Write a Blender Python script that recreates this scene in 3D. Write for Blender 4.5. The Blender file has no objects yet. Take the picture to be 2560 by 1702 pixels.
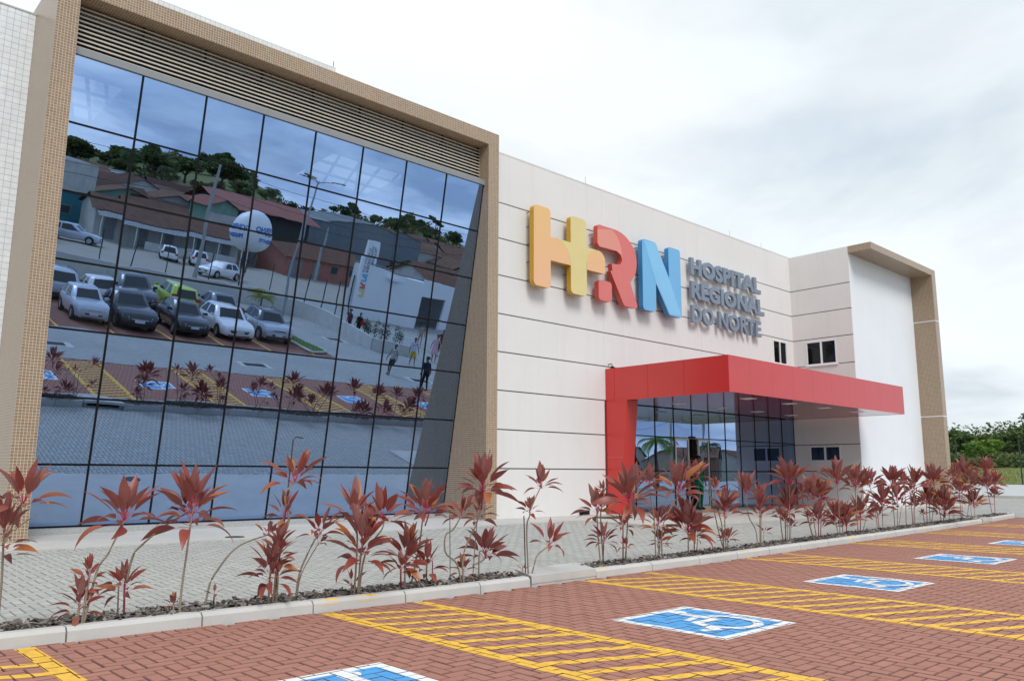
import bpy, bmesh, math, random
from mathutils import Vector, Matrix
R = math.radians
random.seed(11)
scene = bpy.context.scene
C = scene.collection

# ------------------------------------------------------------------ camera
cam_data = bpy.data.cameras.new('camera'); cam = bpy.data.objects.new('camera', cam_data); C.objects.link(cam)
cr = Vector((0.73214, -0.68114, 0.00398)); cu = Vector((-0.11388, -0.11664, 0.98662)); cf = Vector((0.67157, 0.72280, 0.16297))
mw = Matrix(((cr.x, cu.x, -cf.x, 0), (cr.y, cu.y, -cf.y, 0), (cr.z, cu.z, -cf.z, 1.25), (0, 0, 0, 1)))
cam.matrix_world = mw
cam_data.sensor_width = 36; cam_data.lens = 28.21; cam_data.clip_start = 0.1; cam_data.clip_end = 6000
scene.camera = cam
scene.render.resolution_x = 1024; scene.render.resolution_y = 680

# ------------------------------------------------------------------ sky, sun, exposure
SUN_EL, SUN_AZ = 46, 200          # degrees; azimuth clockwise from +Y
world = bpy.data.worlds.new('World'); scene.world = world; world.use_nodes = True
nt = world.node_tree; nt.nodes.clear()
def wn(t): return nt.nodes.new(t)
out = wn('ShaderNodeOutputWorld'); bg = wn('ShaderNodeBackground'); nt.links.new(bg.outputs[0], out.inputs[0])
sky = wn('ShaderNodeTexSky'); sky.sky_type = 'NISHITA'; sky.sun_disc = False
sky.sun_elevation = R(SUN_EL); sky.sun_rotation = R(SUN_AZ)
sks = wn('ShaderNodeVectorMath'); sks.operation = 'SCALE'; sks.inputs['Scale'].default_value = 0.10
nt.links.new(sky.outputs[0], sks.inputs[0])
tc = wn('ShaderNodeTexCoord'); sp = wn('ShaderNodeSeparateXYZ'); nt.links.new(tc.outputs['Generated'], sp.inputs[0])
zc = wn('ShaderNodeMath'); zc.operation = 'MAXIMUM'; zc.inputs[1].default_value = 0.0; nt.links.new(sp.outputs['Z'], zc.inputs[0])
za = wn('ShaderNodeMath'); za.operation = 'ADD'; za.inputs[1].default_value = 0.22; nt.links.new(zc.outputs[0], za.inputs[0])
dx = wn('ShaderNodeMath'); dx.operation = 'DIVIDE'; nt.links.new(sp.outputs['X'], dx.inputs[0]); nt.links.new(za.outputs[0], dx.inputs[1])
dy = wn('ShaderNodeMath'); dy.operation = 'DIVIDE'; nt.links.new(sp.outputs['Y'], dy.inputs[0]); nt.links.new(za.outputs[0], dy.inputs[1])
cb = wn('ShaderNodeCombineXYZ'); nt.links.new(dx.outputs[0], cb.inputs[0]); nt.links.new(dy.outputs[0], cb.inputs[1])
def wnoise(scale, detail, rough, dist, off):
    m = wn('ShaderNodeMapping'); m.inputs['Location'].default_value = off; nt.links.new(cb.outputs[0], m.inputs[0])
    n = wn('ShaderNodeTexNoise'); n.inputs['Scale'].default_value = scale; n.inputs['Detail'].default_value = detail
    n.inputs['Roughness'].default_value = rough; n.inputs['Distortion'].default_value = dist
    nt.links.new(m.outputs[0], n.inputs['Vector']); return n.outputs[0]
def wramp(src, stops):
    r = wn('ShaderNodeValToRGB'); e = r.color_ramp.elements
    e[0].position, e[0].color = stops[0][0], (*stops[0][1], 1); e[1].position, e[1].color = stops[-1][0], (*stops[-1][1], 1)
    for p, c in stops[1:-1]:
        k = e.new(p); k.color = (*c, 1)
    nt.links.new(src, r.inputs[0]); return r.outputs[0]
cloud = wramp(wnoise(0.85, 9, 0.52, 0.35, (12.1, 8.8, 0)), [(0.30, (0.46, 0.52, 0.56)), (0.44, (0.67, 0.725, 0.755)), (0.54, (0.705, 0.735, 0.75)), (0.68, (0.76, 0.785, 0.79))])
cover = wramp(wnoise(0.55, 7, 0.55, 0.2, (0, 0, 0)), [(0.33, (0.55, 0.55, 0.55)), (0.47, (1, 1, 1))])
cloud_b = wramp(wnoise(1.35, 8, 0.55, 0.3, (5.7, 2.9, 0)), [(0.38, (0.34, 0.43, 0.56)), (0.50, (0.54, 0.63, 0.74)), (0.63, (0.82, 0.87, 0.91))])   # heavier blue-grey clouds on the street side, as the mirrored glass shows
yr = wn('ShaderNodeMapRange'); yr.interpolation_type = 'SMOOTHSTEP'; yr.inputs[1].default_value = -0.45; yr.inputs[2].default_value = 0.15; nt.links.new(sp.outputs['Y'], yr.inputs[0])
cm = wn('ShaderNodeMix'); cm.data_type = 'RGBA'; nt.links.new(yr.outputs[0], cm.inputs['Factor']); nt.links.new(cloud_b, cm.inputs['A']); nt.links.new(cloud, cm.inputs['B']); cloud = cm.outputs['Result']
mix = wn('ShaderNodeMix'); mix.data_type = 'RGBA'
nt.links.new(cover, mix.inputs['Factor']); nt.links.new(sks.outputs[0], mix.inputs['A']); nt.links.new(cloud, mix.inputs['B'])
nt.links.new(mix.outputs['Result'], bg.inputs['Color']); bg.inputs['Strength'].default_value = 1.0
sun_d = bpy.data.lights.new('sun', 'SUN'); sun = bpy.data.objects.new('sun', sun_d); C.objects.link(sun)
sun_d.energy = 1.5; sun_d.angle = R(24); sun_d.color = (1, 0.975, 0.94)
sd = Vector((math.sin(R(SUN_AZ))*math.cos(R(SUN_EL)), math.cos(R(SUN_AZ))*math.cos(R(SUN_EL)), math.sin(R(SUN_EL))))
sun.rotation_euler = sd.to_track_quat('Z', 'Y').to_euler(); sun.location = (0, -20, 40)
vs = scene.view_settings; vs.view_transform = 'Standard'; vs.look = 'None'; vs.gamma = 1; vs.exposure = 0.46
scene.render.engine = 'CYCLES'

# ------------------------------------------------------------------ material helpers
MATS = {}
class NB:
    """small node-tree builder around a Principled material"""
    def __init__(s, name):
        s.m = bpy.data.materials.new(name); s.m.use_nodes = True; s.t = s.m.node_tree; s.t.nodes.clear()
        s.out = s.n('ShaderNodeOutputMaterial'); MATS[name] = s.m
    def n(s, t, **kw):
        x = s.t.nodes.new(t)
        for k, v in kw.items(): setattr(x, k, v)
        return x
    def l(s, a, b): s.t.links.new(a, b)
    def coord(s, kind='Object', scale=None, loc=None):
        c = s.n('ShaderNodeTexCoord').outputs[kind]
        if kind == 'World': pass
        if scale is None and loc is None: return c
        m = s.n('ShaderNodeMapping'); s.l(c, m.inputs[0])
        if scale is not None: m.inputs['Scale'].default_value = scale if hasattr(scale, '__len__') else (scale,)*3
        if loc is not None: m.inputs['Location'].default_value = loc
        return m.outputs[0]
    def pos(s, scale=None):
        c = s.n('ShaderNodeNewGeometry').outputs['Position']
        if scale is None: return c
        m = s.n('ShaderNodeMapping'); s.l(c, m.inputs[0]); m.inputs['Scale'].default_value = scale if hasattr(scale, '__len__') else (scale,)*3
        return m.outputs[0]
    def noise(s, vec, scale, detail=4, rough=0.55, dist=0):
        n = s.n('ShaderNodeTexNoise'); n.inputs['Scale'].default_value = scale; n.inputs['Detail'].default_value = detail
        n.inputs['Roughness'].default_value = rough; n.inputs['Distortion'].default_value = dist
        s.l(vec, n.inputs['Vector']); return n.outputs[0]
    def ramp(s, src, stops, interp='LINEAR'):
        r = s.n('ShaderNodeValToRGB'); r.color_ramp.interpolation = interp; e = r.color_ramp.elements
        e[0].position, e[0].color = stops[0][0], (*stops[0][1], 1); e[1].position, e[1].color = stops[-1][0], (*stops[-1][1], 1)
        for p, c in stops[1:-1]: e.new(p).color = (*c, 1)
        s.l(src, r.inputs[0]); return r.outputs[0]
    def mix(s, fac, a, b, blend='MIX'):
        m = s.n('ShaderNodeMix', data_type='RGBA', blend_type=blend)
        for i, v in (('Factor', fac), ('A', a), ('B', b)):
            if hasattr(v, 'is_linked'): s.l(v, m.inputs[i])
            elif i == 'Factor': m.inputs[i].default_value = v
            else: m.inputs[i].default_value = (*v, 1)
        return m.outputs['Result']
    def math(s, op, a, b=None):
        m = s.n('ShaderNodeMath', operation=op)
        for i, v in enumerate((a, b)):
            if v is None: continue
            if hasattr(v, 'is_linked'): s.l(v, m.inputs[i])
            else: m.inputs[i].default_value = v
        return m.outputs[0]
    def bump(s, h, strength=0.3, dist=0.01):
        b = s.n('ShaderNodeBump'); b.inputs['Strength'].default_value = strength; b.inputs['Distance'].default_value = dist
        s.l(h, b.inputs['Height']); return b.outputs[0]
    def pbr(s, color, rough=0.6, normal=None, metal=0, spec=0.5, coat=0, **kw):
        p = s.n('ShaderNodeBsdfPrincipled')
        def setv(k, v):
            if hasattr(v, 'is_linked'): s.l(v, p.inputs[k])
            elif k == 'Base Color': p.inputs[k].default_value = (*v, 1)
            else: p.inputs[k].default_value = v
        setv('Base Color', color); setv('Roughness', rough); setv('Metallic', metal); setv('Specular IOR Level', spec); setv('Coat Weight', coat)
        for k, v in kw.items(): setv(k, v)
        if normal is not None: s.l(normal, p.inputs['Normal'])
        s.l(p.outputs[0], s.out.inputs[0]); s.p = p
        return s.m
def lerp(a, b, t): return tuple(x+(y-x)*t for x, y in zip(a, b))
def simple(name, col, rough=0.6, var=0.12, scale=3.0, bump=0.0, bscale=60, metal=0, spec=0.5, coat=0, dirt=0.0):
    """plain paint / plastic / fabric with soft tonal variation, fine relief and optional streaky dirt"""
    b = NB(name); v = b.coord('Object')
    n = b.noise(v, scale, 6, 0.6)
    c = b.ramp(n, [(0.3, tuple(x*(1-var) for x in col)), (0.7, tuple(min(1, x*(1+var*0.6)) for x in col))])
    if dirt:
        d = b.noise(b.pos((2.2, 2.2, 0.25)), 2.0, 8, 0.65)
        f = b.ramp(d, [(0.48, (0, 0, 0)), (0.75, (dirt, dirt, dirt))])
        c = b.mix(f, c, tuple(x*0.55 for x in col))
    nm = b.bump(b.noise(v, bscale, 3), bump, 0.004) if bump else None
    return b.pbr(c, rough, nm, metal, spec, coat)

# ------------------------------------------------------------------ mesh helpers
class MB:
    def __init__(s): s.v = []; s.f = []; s.mi = []; s.fa = []
    def add(s, vs_, fs, m=0, a=0.0):
        o = len(s.v); s.v.extend(tuple(p) for p in vs_)
        for f in fs: s.f.append(tuple(i+o for i in f)); s.mi.append(m); s.fa.append(a)
        return s
    def box(s, x0, x1, y0, y1, z0, z1, m=0, a=0.0):
        return s.add([(x0,y0,z0),(x1,y0,z0),(x1,y1,z0),(x0,y1,z0),(x0,y0,z1),(x1,y0,z1),(x1,y1,z1),(x0,y1,z1)],
                     [(0,3,2,1),(4,5,6,7),(0,1,5,4),(1,2,6,5),(2,3,7,6),(3,0,4,7)], m, a)
    def prism(s, poly, fn0, fn1, m=0, mf=None):
        """poly: 2D ccw list; fn0/fn1 map (u,v) to the two 3D ends"""
        n = len(poly); vs_ = [fn0(*p) for p in poly]+[fn1(*p) for p in poly]
        s.add(vs_, [tuple((i, (i+1) % n, n+(i+1) % n, n+i)) for i in range(n)], m)
        o = len(s.v)-2*n
        s.f.append(tuple(o+i for i in reversed(range(n)))); s.mi.append(m if mf is None else mf); s.fa.append(0)
        s.f.append(tuple(o+n+i for i in range(n))); s.mi.append(m); s.fa.append(0)
        return s
    def tube(s, pts, rad, n=6, m=0, cap=True):
        pts = [Vector(p) for p in pts]
        if not hasattr(rad, '__len__'): rad = [rad]*len(pts)
        rings = []
        for i, p in enumerate(pts):
            t = (pts[min(i+1, len(pts)-1)]-pts[max(i-1, 0)]).normalized()
            a = Vector((0, 0, 1)) if abs(t.z) < 0.9 else Vector((1, 0, 0))
            u = t.cross(a).normalized(); w = t.cross(u)
            rings.append([p+(u*math.cos(2*math.pi*k/n)+w*math.sin(2*math.pi*k/n))*rad[i] for k in range(n)])
        vs_ = [q for r in rings for q in r]; fs = []
        for i in range(len(pts)-1):
            for k in range(n): fs.append((i*n+k, i*n+(k+1) % n, (i+1)*n+(k+1) % n, (i+1)*n+k))
        if cap: fs.append(tuple(reversed(range(n)))); fs.append(tuple((len(pts)-1)*n+k for k in range(n)))
        return s.add(vs_, fs, m)
    def lathe(s, prof, cx, cy, n=16, m=0):
        vs_ = [(cx+r*math.cos(2*math.pi*k/n), cy+r*math.sin(2*math.pi*k/n), z) for r, z in prof for k in range(n)]
        fs = [(i*n+k, i*n+(k+1) % n, (i+1)*n+(k+1) % n, (i+1)*n+k) for i in range(len(prof)-1) for k in range(n)]
        return s.add(vs_, fs, m)
    def mesh(s, name, mats, origin=(0, 0, 0), smooth=False, attr=False, sharp=None):
        me = bpy.data.meshes.new(name); ox, oy, oz = origin
        me.from_pydata([(x-ox, y-oy, z-oz) for x, y, z in s.v], [], s.f)
        for m in (mats if isinstance(mats, (list, tuple)) else [mats]): me.materials.append(m)
        if any(s.mi): me.polygons.foreach_set('material_index', s.mi)
        if smooth or sharp is not None:
            me.polygons.foreach_set('use_smooth', [True]*len(me.polygons))
            if sharp is not None: me.set_sharp_from_angle(angle=R(sharp))
        if attr:
            at = me.attributes.new('rnd', 'FLOAT', 'FACE'); at.data.foreach_set('value', s.fa)
        me.update(); return me
    def build(s, name, mats, parent=None, origin=None, **kw):
        if origin is None: origin = WLOC.get(parent.name, (0, 0, 0)) if parent else (0, 0, 0)
        return link(name, s.mesh(name, mats, origin, **kw), parent)
WLOC = {}
def link(name, me, parent=None, loc=None, rot=None):
    o = bpy.data.objects.new(name, me); C.objects.link(o)
    if parent:
        o.parent = parent
        WLOC[o.name] = tuple(a+b for a, b in zip(WLOC.get(parent.name, (0, 0, 0)), loc or (0, 0, 0)))
    else: WLOC[o.name] = tuple(loc or (0, 0, 0))
    if loc is not None: o.location = loc
    if rot is not None: o.rotation_euler = rot
    return o
def thing(name, label, cat, loc=(0, 0, 0), rz=0, group=None):
    o = bpy.data.objects.new(name, None); C.objects.link(o); o.location = loc; o.rotation_euler = (0, 0, rz)
    o.empty_display_size = 0.2; WLOC[o.name] = tuple(loc)
    return tag(o, label, cat, group)
def tag(o, label, cat, group=None):
    o['label'] = label; o['category'] = cat
    if group: o['group'] = group
    return o
def struct(o): o['kind'] = 'structure'; return o
def stuff(o): o['kind'] = 'stuff'; return o
def copy_tree(o, parent=None):
    c = o.copy(); C.objects.link(c)
    if parent: c.parent = parent
    for ch in list(o.children): copy_tree(ch, c)
    return c
def rounded(poly, r, seg=4, only=None):
    """round the corners of a 2D polygon"""
    out_ = []; n = len(poly)
    for i, p in enumerate(poly):
        rr = r if only is None or i in only else 0
        if isinstance(r, dict): rr = r.get(i, 0)
        p = Vector(p); a = Vector(poly[i-1])-p; b = Vector(poly[(i+1) % n])-p
        if rr <= 0: out_.append(tuple(p)); continue
        rr = min(rr, a.length*0.49, b.length*0.49); a = p+a.normalized()*rr; b = p+b.normalized()*rr
        for k in range(seg+1):
            t = k/seg; q = a*(1-t)**2+p*2*t*(1-t)+b*t*t; out_.append((q.x, q.y))
    return out_
def interp(x, xs, ys):
    if x <= xs[0]: return ys[0]
    for i in range(len(xs)-1):
        if x <= xs[i+1]: return ys[i]+(ys[i+1]-ys[i])*(x-xs[i])/(xs[i+1]-xs[i])
    return ys[-1]
def clip_poly(poly, rect):
    x0, x1, y0, y1 = rect
    for ax, lim, sgn in ((0, x0, 1), (0, x1, -1), (1, y0, 1), (1, y1, -1)):
        o_ = []
        for i in range(len(poly)):
            a, b = poly[i-1], poly[i]; da, db = (a[ax]-lim)*sgn, (b[ax]-lim)*sgn
            if da >= 0: 
                if db >= 0: o_.append(b)
                else: t = da/(da-db); o_.append((a[0]+(b[0]-a[0])*t, a[1]+(b[1]-a[1])*t))
            elif db >= 0: t = da/(da-db); o_.append((a[0]+(b[0]-a[0])*t, a[1]+(b[1]-a[1])*t)); o_.append(b)
        poly = o_
        if len(poly) < 3: return None
    return poly
# ------------------------------------------------------------------ materials
def tilegrid(name, pitch, grout, colA, colB, gcol, rough=0.25, streak=0.0):
    b = NB(name); g = b.n('ShaderNodeNewGeometry')
    ab = b.n('ShaderNodeVectorMath', operation='ABSOLUTE'); b.l(g.outputs['True Normal'], ab.inputs[0])
    rd = b.n('ShaderNodeVectorMath', operation='FLOOR'); ad = b.n('ShaderNodeVectorMath', operation='ADD'); b.l(ab.outputs[0], ad.inputs[0]); ad.inputs[1].default_value = (0.5,)*3; b.l(ad.outputs[0], rd.inputs[0])
    inv = b.n('ShaderNodeVectorMath', operation='SUBTRACT'); inv.inputs[0].default_value = (1, 1, 1); b.l(rd.outputs[0], inv.inputs[1])
    sc = b.n('ShaderNodeVectorMath', operation='SCALE'); b.l(g.outputs['Position'], sc.inputs[0]); sc.inputs['Scale'].default_value = 1/pitch
    of = b.n('ShaderNodeVectorMath', operation='ADD'); b.l(sc.outputs[0], of.inputs[0]); of.inputs[1].default_value = (200.33, 200.27, 200.41)
    ms = b.n('ShaderNodeVectorMath', operation='MULTIPLY'); b.l(of.outputs[0], ms.inputs[0]); b.l(inv.outputs[0], ms.inputs[1])
    fl = b.n('ShaderNodeVectorMath', operation='FLOOR'); b.l(ms.outputs[0], fl.inputs[0])
    fr = b.n('ShaderNodeVectorMath', operation='FRACTION'); b.l(ms.outputs[0], fr.inputs[0])
    sp_ = b.n('ShaderNodeSeparateXYZ'); b.l(fr.outputs[0], sp_.inputs[0]); si = b.n('ShaderNodeSeparateXYZ'); b.l(inv.outputs[0], si.inputs[0])
    line = None
    for ax in 'XYZ':
        l = b.math('MULTIPLY', b.math('LESS_THAN', sp_.outputs[ax], grout), si.outputs[ax])
        line = l if line is None else b.math('MAXIMUM', line, l)
    wnz = b.n('ShaderNodeTexWhiteNoise', noise_dimensions='3D'); b.l(fl.outputs[0], wnz.inputs['Vector'])
    c = b.ramp(wnz.outputs['Value'], [(0, colA), (1, colB)])
    big = b.noise(b.pos((1, 1, 0.35)), 0.9, 6, 0.6)
    c = b.mix(b.ramp(big, [(0.35, (0, 0, 0)), (0.8, (0.35+streak,)*3)]), c, tuple(x*0.72 for x in colA))
    c = b.mix(line, c, gcol)
    rr = b.math('ADD', b.math('MULTIPLY', line, 0.5), rough)
    return b.pbr(c, rr, b.bump(b.math('SUBTRACT', 1.0, line), 0.35, 0.003))
M_mosaic = tilegrid('caramel_mosaic', 0.0516, 0.13, (0.262, 0.160, 0.082), (0.335, 0.218, 0.122), (0.56, 0.51, 0.43), 0.28)
M_whitetile_far = tilegrid('white_wall_tile', 0.118, 0.06, (0.70, 0.71, 0.70), (0.76, 0.77, 0.76), (0.42, 0.42, 0.41), 0.3)

def wall_paint(name, col, streak):
    b = NB(name)
    n = b.noise(b.pos((0.6, 0.6, 0.6)), 0.9, 5, 0.6)
    c = b.ramp(n, [(0.3, tuple(x*0.95 for x in col)), (0.7, col)])
    d = b.noise(b.pos((3.0, 3.0, 0.18)), 1.5, 8, 0.7)
    c = b.mix(b.ramp(d, [(0.50, (0, 0, 0)), (0.80, (streak,)*3)]), c, tuple(x*0.72 for x in col))
    return b.pbr(c, 0.8, b.bump(b.noise(b.pos(), 120, 3), 0.12, 0.003), spec=0.3)
M_cream = wall_paint('cream_wall_paint', (0.745, 0.725, 0.695), 0.25)
M_white = wall_paint('white_wall_paint', (0.79, 0.81, 0.83), 0.10)
M_joint = simple('wall_joint_grey', (0.16, 0.15, 0.145), 0.9, 0.1)

def herring_mat(name, c0, c1, c2, rough=0.85):
    b = NB(name)
    at = b.n('ShaderNodeAttribute', attribute_name='rnd'); oi = b.n('ShaderNodeObjectInfo')
    r = b.math('FRACT', b.math('ADD', at.outputs['Fac'], oi.outputs['Random']))
    c = b.ramp(r, [(0, c0), (0.55, c1), (1, c2)])
    n = b.noise(b.pos(), 5.0, 8, 0.7)
    c = b.mix(b.ramp(n, [(0.42, (0, 0, 0)), (0.72, (0.40,)*3)]), c, tuple(x*0.62 for x in c0))
    f = b.noise(b.pos(), 160, 3, 0.7)
    c = b.mix(b.ramp(f, [(0.35, (0.0,)*3), (0.75, (0.30,)*3)]), c, tuple(min(1, x*1.35) for x in c2))
    return b.pbr(c, rough, b.bump(f, 0.35, 0.002), spec=0.35)
M_redpaver = herring_mat('red_concrete_paver', (0.350, 0.158, 0.114), (0.366, 0.167, 0.121), (0.384, 0.180, 0.132))
M_greypaver = herring_mat('grey_concrete_paver', (0.375, 0.362, 0.325), (0.415, 0.402, 0.363), (0.455, 0.442, 0.402))
M_jointsand = simple('dark_joint_sand', (0.035, 0.027, 0.022), 0.95, 0.25, 8, 0.3)
M_greysand = simple('grey_joint_sand', (0.185, 0.175, 0.155), 0.95, 0.25, 8, 0.3)

M_rededge = simple('dark_red_paver_edge', (0.215, 0.10, 0.076), 0.95, 0.3, 9)  # paver chamfers and sides coloured darker than the tops, so the joints stand out
M_greyedge = simple('dark_grey_paver_edge', (0.285, 0.28, 0.26), 0.95, 0.3, 9)
def brick_sheet(name, c1, c2, cm, rot=0.0):
    b = NB(name); v = b.pos()
    m = b.n('ShaderNodeMapping'); b.l(v, m.inputs[0]); m.inputs['Rotation'].default_value = (0, 0, rot)
    t = b.n('ShaderNodeTexBrick'); b.l(m.outputs[0], t.inputs['Vector']); t.inputs['Scale'].default_value = 1
    t.inputs['Brick Width'].default_value = 0.2; t.inputs['Row Height'].default_value = 0.1; t.inputs['Mortar Size'].default_value = 0.006
    t.inputs['Color1'].default_value = (*c1, 1); t.inputs['Color2'].default_value = (*c2, 1); t.inputs['Mortar'].default_value = (*cm, 1)
    n = b.noise(v, 0.35, 8, 0.65)
    c = b.mix(b.ramp(n, [(0.40, (0, 0, 0)), (0.70, (0.35,)*3)]), t.outputs['Color'], tuple(x*0.6 for x in c1))
    return b.pbr(c, 0.88, b.bump(t.outputs['Fac'], -0.3, 0.004), spec=0.3)
M_greyroad = brick_sheet('grey_block_paving', (0.36, 0.355, 0.335), (0.43, 0.425, 0.40), (0.17, 0.16, 0.145))
M_redlot = brick_sheet('red_block_paving', (0.25, 0.10, 0.07), (0.32, 0.14, 0.10), (0.10, 0.07, 0.055))

def concrete(name, col, stain=0.4):
    b = NB(name); v = b.pos()
    c = b.ramp(b.noise(v, 1.6, 8, 0.65), [(0.3, tuple(x*0.84 for x in col)), (0.7, col)])
    c = b.mix(b.ramp(b.noise(v, 0.5, 8, 0.7), [(0.48, (0, 0, 0)), (0.75, (stain,)*3)]), c, tuple(x*0.6 for x in col))
    f = b.noise(v, 90, 4, 0.7)
    c = b.mix(b.ramp(f, [(0.4, (0, 0, 0)), (0.7, (0.25,)*3)]), c, tuple(x*0.7 for x in col))
    return b.pbr(c, 0.9, b.bump(f, 0.3, 0.003), spec=0.3)
M_kerb = concrete('kerb_concrete', (0.58, 0.57, 0.53), 0.3)
M_apron = concrete('apron_concrete', (0.58, 0.55, 0.50), 0.25)
M_lowwall = concrete('stained_white_render', (0.62, 0.615, 0.58), 0.6)
M_street = concrete('dusty_street', (0.40, 0.36, 0.30), 0.5)
M_granite = simple('grey_granite', (0.42, 0.42, 0.41), 0.45, 0.5, 120, 0)
M_yellow = simple('yellow_road_paint', (0.84, 0.475, 0.05), 0.7, 0.22, 14, 0.3, 150)
M_blue = simple('blue_road_paint', (0.075, 0.345, 0.70), 0.6, 0.16, 10, 0.3, 150)
M_wpaint = simple('white_road_paint', (0.80, 0.80, 0.79), 0.7, 0.10, 12, 0.3, 150)
def bark():
    b = NB('bark_mulch'); at = b.n('ShaderNodeAttribute', attribute_name='rnd')
    c = b.ramp(at.outputs['Fac'], [(0, (0.05, 0.042, 0.036)), (0.5, (0.15, 0.127, 0.11)), (0.85, (0.25, 0.225, 0.20)), (1, (0.34, 0.31, 0.28))])
    return b.pbr(c, 0.9, b.bump(b.noise(b.pos((1, 1, 1)), 220, 3), 0.5, 0.003), spec=0.2)
M_bark = bark()
M_soil = simple('dark_soil', (0.045, 0.036, 0.03), 0.95, 0.4, 20, 0.5)
M_grassisl = simple('lawn_green', (0.10, 0.17, 0.035), 0.9, 0.35, 5, 0.6)
M_iron = simple('cast_iron', (0.06, 0.05, 0.045), 0.65, 0.3, 20, 0.2)
M_black = simple('black_void', (0.012, 0.012, 0.013), 0.8, 0.1)

# ------------------------------------------------------------------ terrain
def smooth(a, b, x):
    t = max(0, min(1, (x-a)/(b-a))); return t*t*(3-2*t)
def terrain_z(x, y):
    r = math.hypot(x, y); az = math.degrees(math.atan2(x, y))   # clockwise from +Y
    z = -0.35
    wr = smooth(25, 55, az)*(1-smooth(94, 108, az))            # field and wooded hills beside the hospital
    z += wr*(smooth(52, 60, r)*0.6+max(0, min(r, 170)-55)*0.0235+smooth(170, 330, r)*(8.5+1.6*math.sin(az*0.35)+1.2*math.sin(az*0.9+1)))
    wb = smooth(128, 140, az) if az > 0 else smooth(150, 160, -az)
    ridge = 9+4.5*math.sin(az*0.16+0.6)+3*math.sin(az*0.41)+1.6*math.sin(az*0.93+2)+5.0*math.exp(-((az-146)/5.5)**2)
    z += wb*(smooth(75, 130, r)*1.2+smooth(120, 300, r)*ridge)
    return z
def build_terrain():
    b = NB('grass_terrain'); v = b.pos()
    n = b.noise(v, 0.05, 8, 0.65); f = b.noise(v, 1.3, 6, 0.7)
    c = b.ramp(n, [(0.3, (0.09, 0.125, 0.04)), (0.5, (0.17, 0.19, 0.068)), (0.6, (0.225, 0.205, 0.095)), (0.72, (0.28, 0.18, 0.105))])
    c = b.mix(b.ramp(f, [(0.4, (0, 0, 0)), (0.7, (0.5,)*3)]), c, (0.05, 0.085, 0.022))
    mat = b.pbr(c, 0.95, b.bump(f, 0.6, 0.2), spec=0.15)
    rs = [0.0, 30, 50, 56, 62, 70, 80, 92, 105, 120, 135, 150, 165, 180, 200, 220, 240, 260, 280, 300, 330, 370, 420, 500, 700, 1100, 1800, 3200, 5200]
    nA = 180; mb = MB(); vs_ = [(0, 0, -0.35)]; fs = []
    for r in rs[1:]:
        for k in range(nA):
            a = 2*math.pi*k/nA; x, y = r*math.sin(a), r*math.cos(a); vs_.append((x, y, terrain_z(x, y)))
    for k in range(nA): fs.append((0, 1+(k+1) % nA, 1+k))
    for i in range(len(rs)-2):
        for k in range(nA):
            a, b_ = 1+i*nA+k, 1+i*nA+(k+1) % nA; fs.append((a, b_, b_+nA, a+nA))
    mb.add(vs_, fs); struct(mb.build('ground', mat, smooth=True))
build_terrain()

# ------------------------------------------------------------------ paved sheets
KX = [-6, 0, 5, 7, 10, 15, 20, 24, 28]; KY = [6.95, 6.9, 6.66, 6.66, 6.7, 6.92, 7.15, 7.4, 7.75]
def yk(x): return interp(x, KX, KY)
PL_W = 0.62                                   # planter width between outer faces
def zdrive(y): return interp(y, [7.4, 13.6], [-0.10, 0.10])
FLOOR = 0.12
def sheet(name, poly, z, mat, t=0.06):
    mb = MB(); mb.prism(poly, lambda x, y: (x, y, z-t), lambda x, y: (x, y, z)); return mb.build(name, mat)
struct(sheet('grey_road', [(-30, -4.2), (50.5, -4.2), (50.5, 1.45), (-30, 1.45)], 0.0, M_greyroad))
struct(sheet('grey_yard', [(21.5, -16), (30, -27.6), (50.5, -27.6), (50.5, -4.2), (21.5, -4.2)], -0.004, M_greyroad))
struct(sheet('side_road', [(28.2, 1.45), (50.5, 1.45), (50.5, 40), (36.2, 40), (36.2, 11.2), (28.2, 11.2)], -0.006, M_greyroad))
struct(sheet('red_parking_lot', [(-30, -15.2), (21.5, -15.2), (21.5, -4.2), (-30, -4.2)], -0.004, M_redlot))
struct(sheet('lot_rear_road', [(-30, -21.5), (21.5, -21.5), (21.5, -15.2), (-30, -15.2)], -0.002, M_greyroad))
struct(sheet('lot_rear_yard', [(21.5, -15.9), (21.5, -21.5), (25.6, -21.5)], -0.008, M_greyroad))
struct(sheet('street', [(-60, -50.5), (120, -50.5), (120, -30), (28.5, -28), (24.5, -23.8), (-60, -25)], -0.03, M_street))

# red bays: individual pavers, the nearest 300 as objects
a = 0.1
pavers = []
for i in range(-25, 280):
    for j in range(14, 82):
        c = (i-j) % 4
        if c == 0: x0, y0, w, h = i*a, j*a, 2*a, a
        elif c == 3: x0, y0, w, h = i*a, j*a, a, 2*a
        else: continue
        if y0 < 1.45 or y0+h*0.5 > yk(x0)+0.03 or x0 > 27.9: continue
        pavers.append((x0, y0, w, h, random.uniform(-0.002, 0.002)))
def paver_mesh(w, h, t=0.05, j=0.0042, ch=0.0058):
    mb = MB(); x0, x1, y0, y1 = -w/2+j, w/2-j, -h/2+j, h/2-j
    mb.add([(x0, y0, -t), (x1, y0, -t), (x1, y1, -t), (x0, y1, -t), (x0, y0, -ch), (x1, y0, -ch), (x1, y1, -ch), (x0, y1, -ch),
            (x0+ch, y0+ch, 0), (x1-ch, y0+ch, 0), (x1-ch, y1-ch, 0), (x0+ch, y1-ch, 0)],
           [(0, 1, 5, 4), (1, 2, 6, 5), (2, 3, 7, 6), (3, 0, 4, 7), (4, 5, 9, 8), (5, 6, 10, 9), (6, 7, 11, 10), (7, 4, 8, 11), (8, 9, 10, 11)])
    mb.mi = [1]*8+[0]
    return mb
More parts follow.
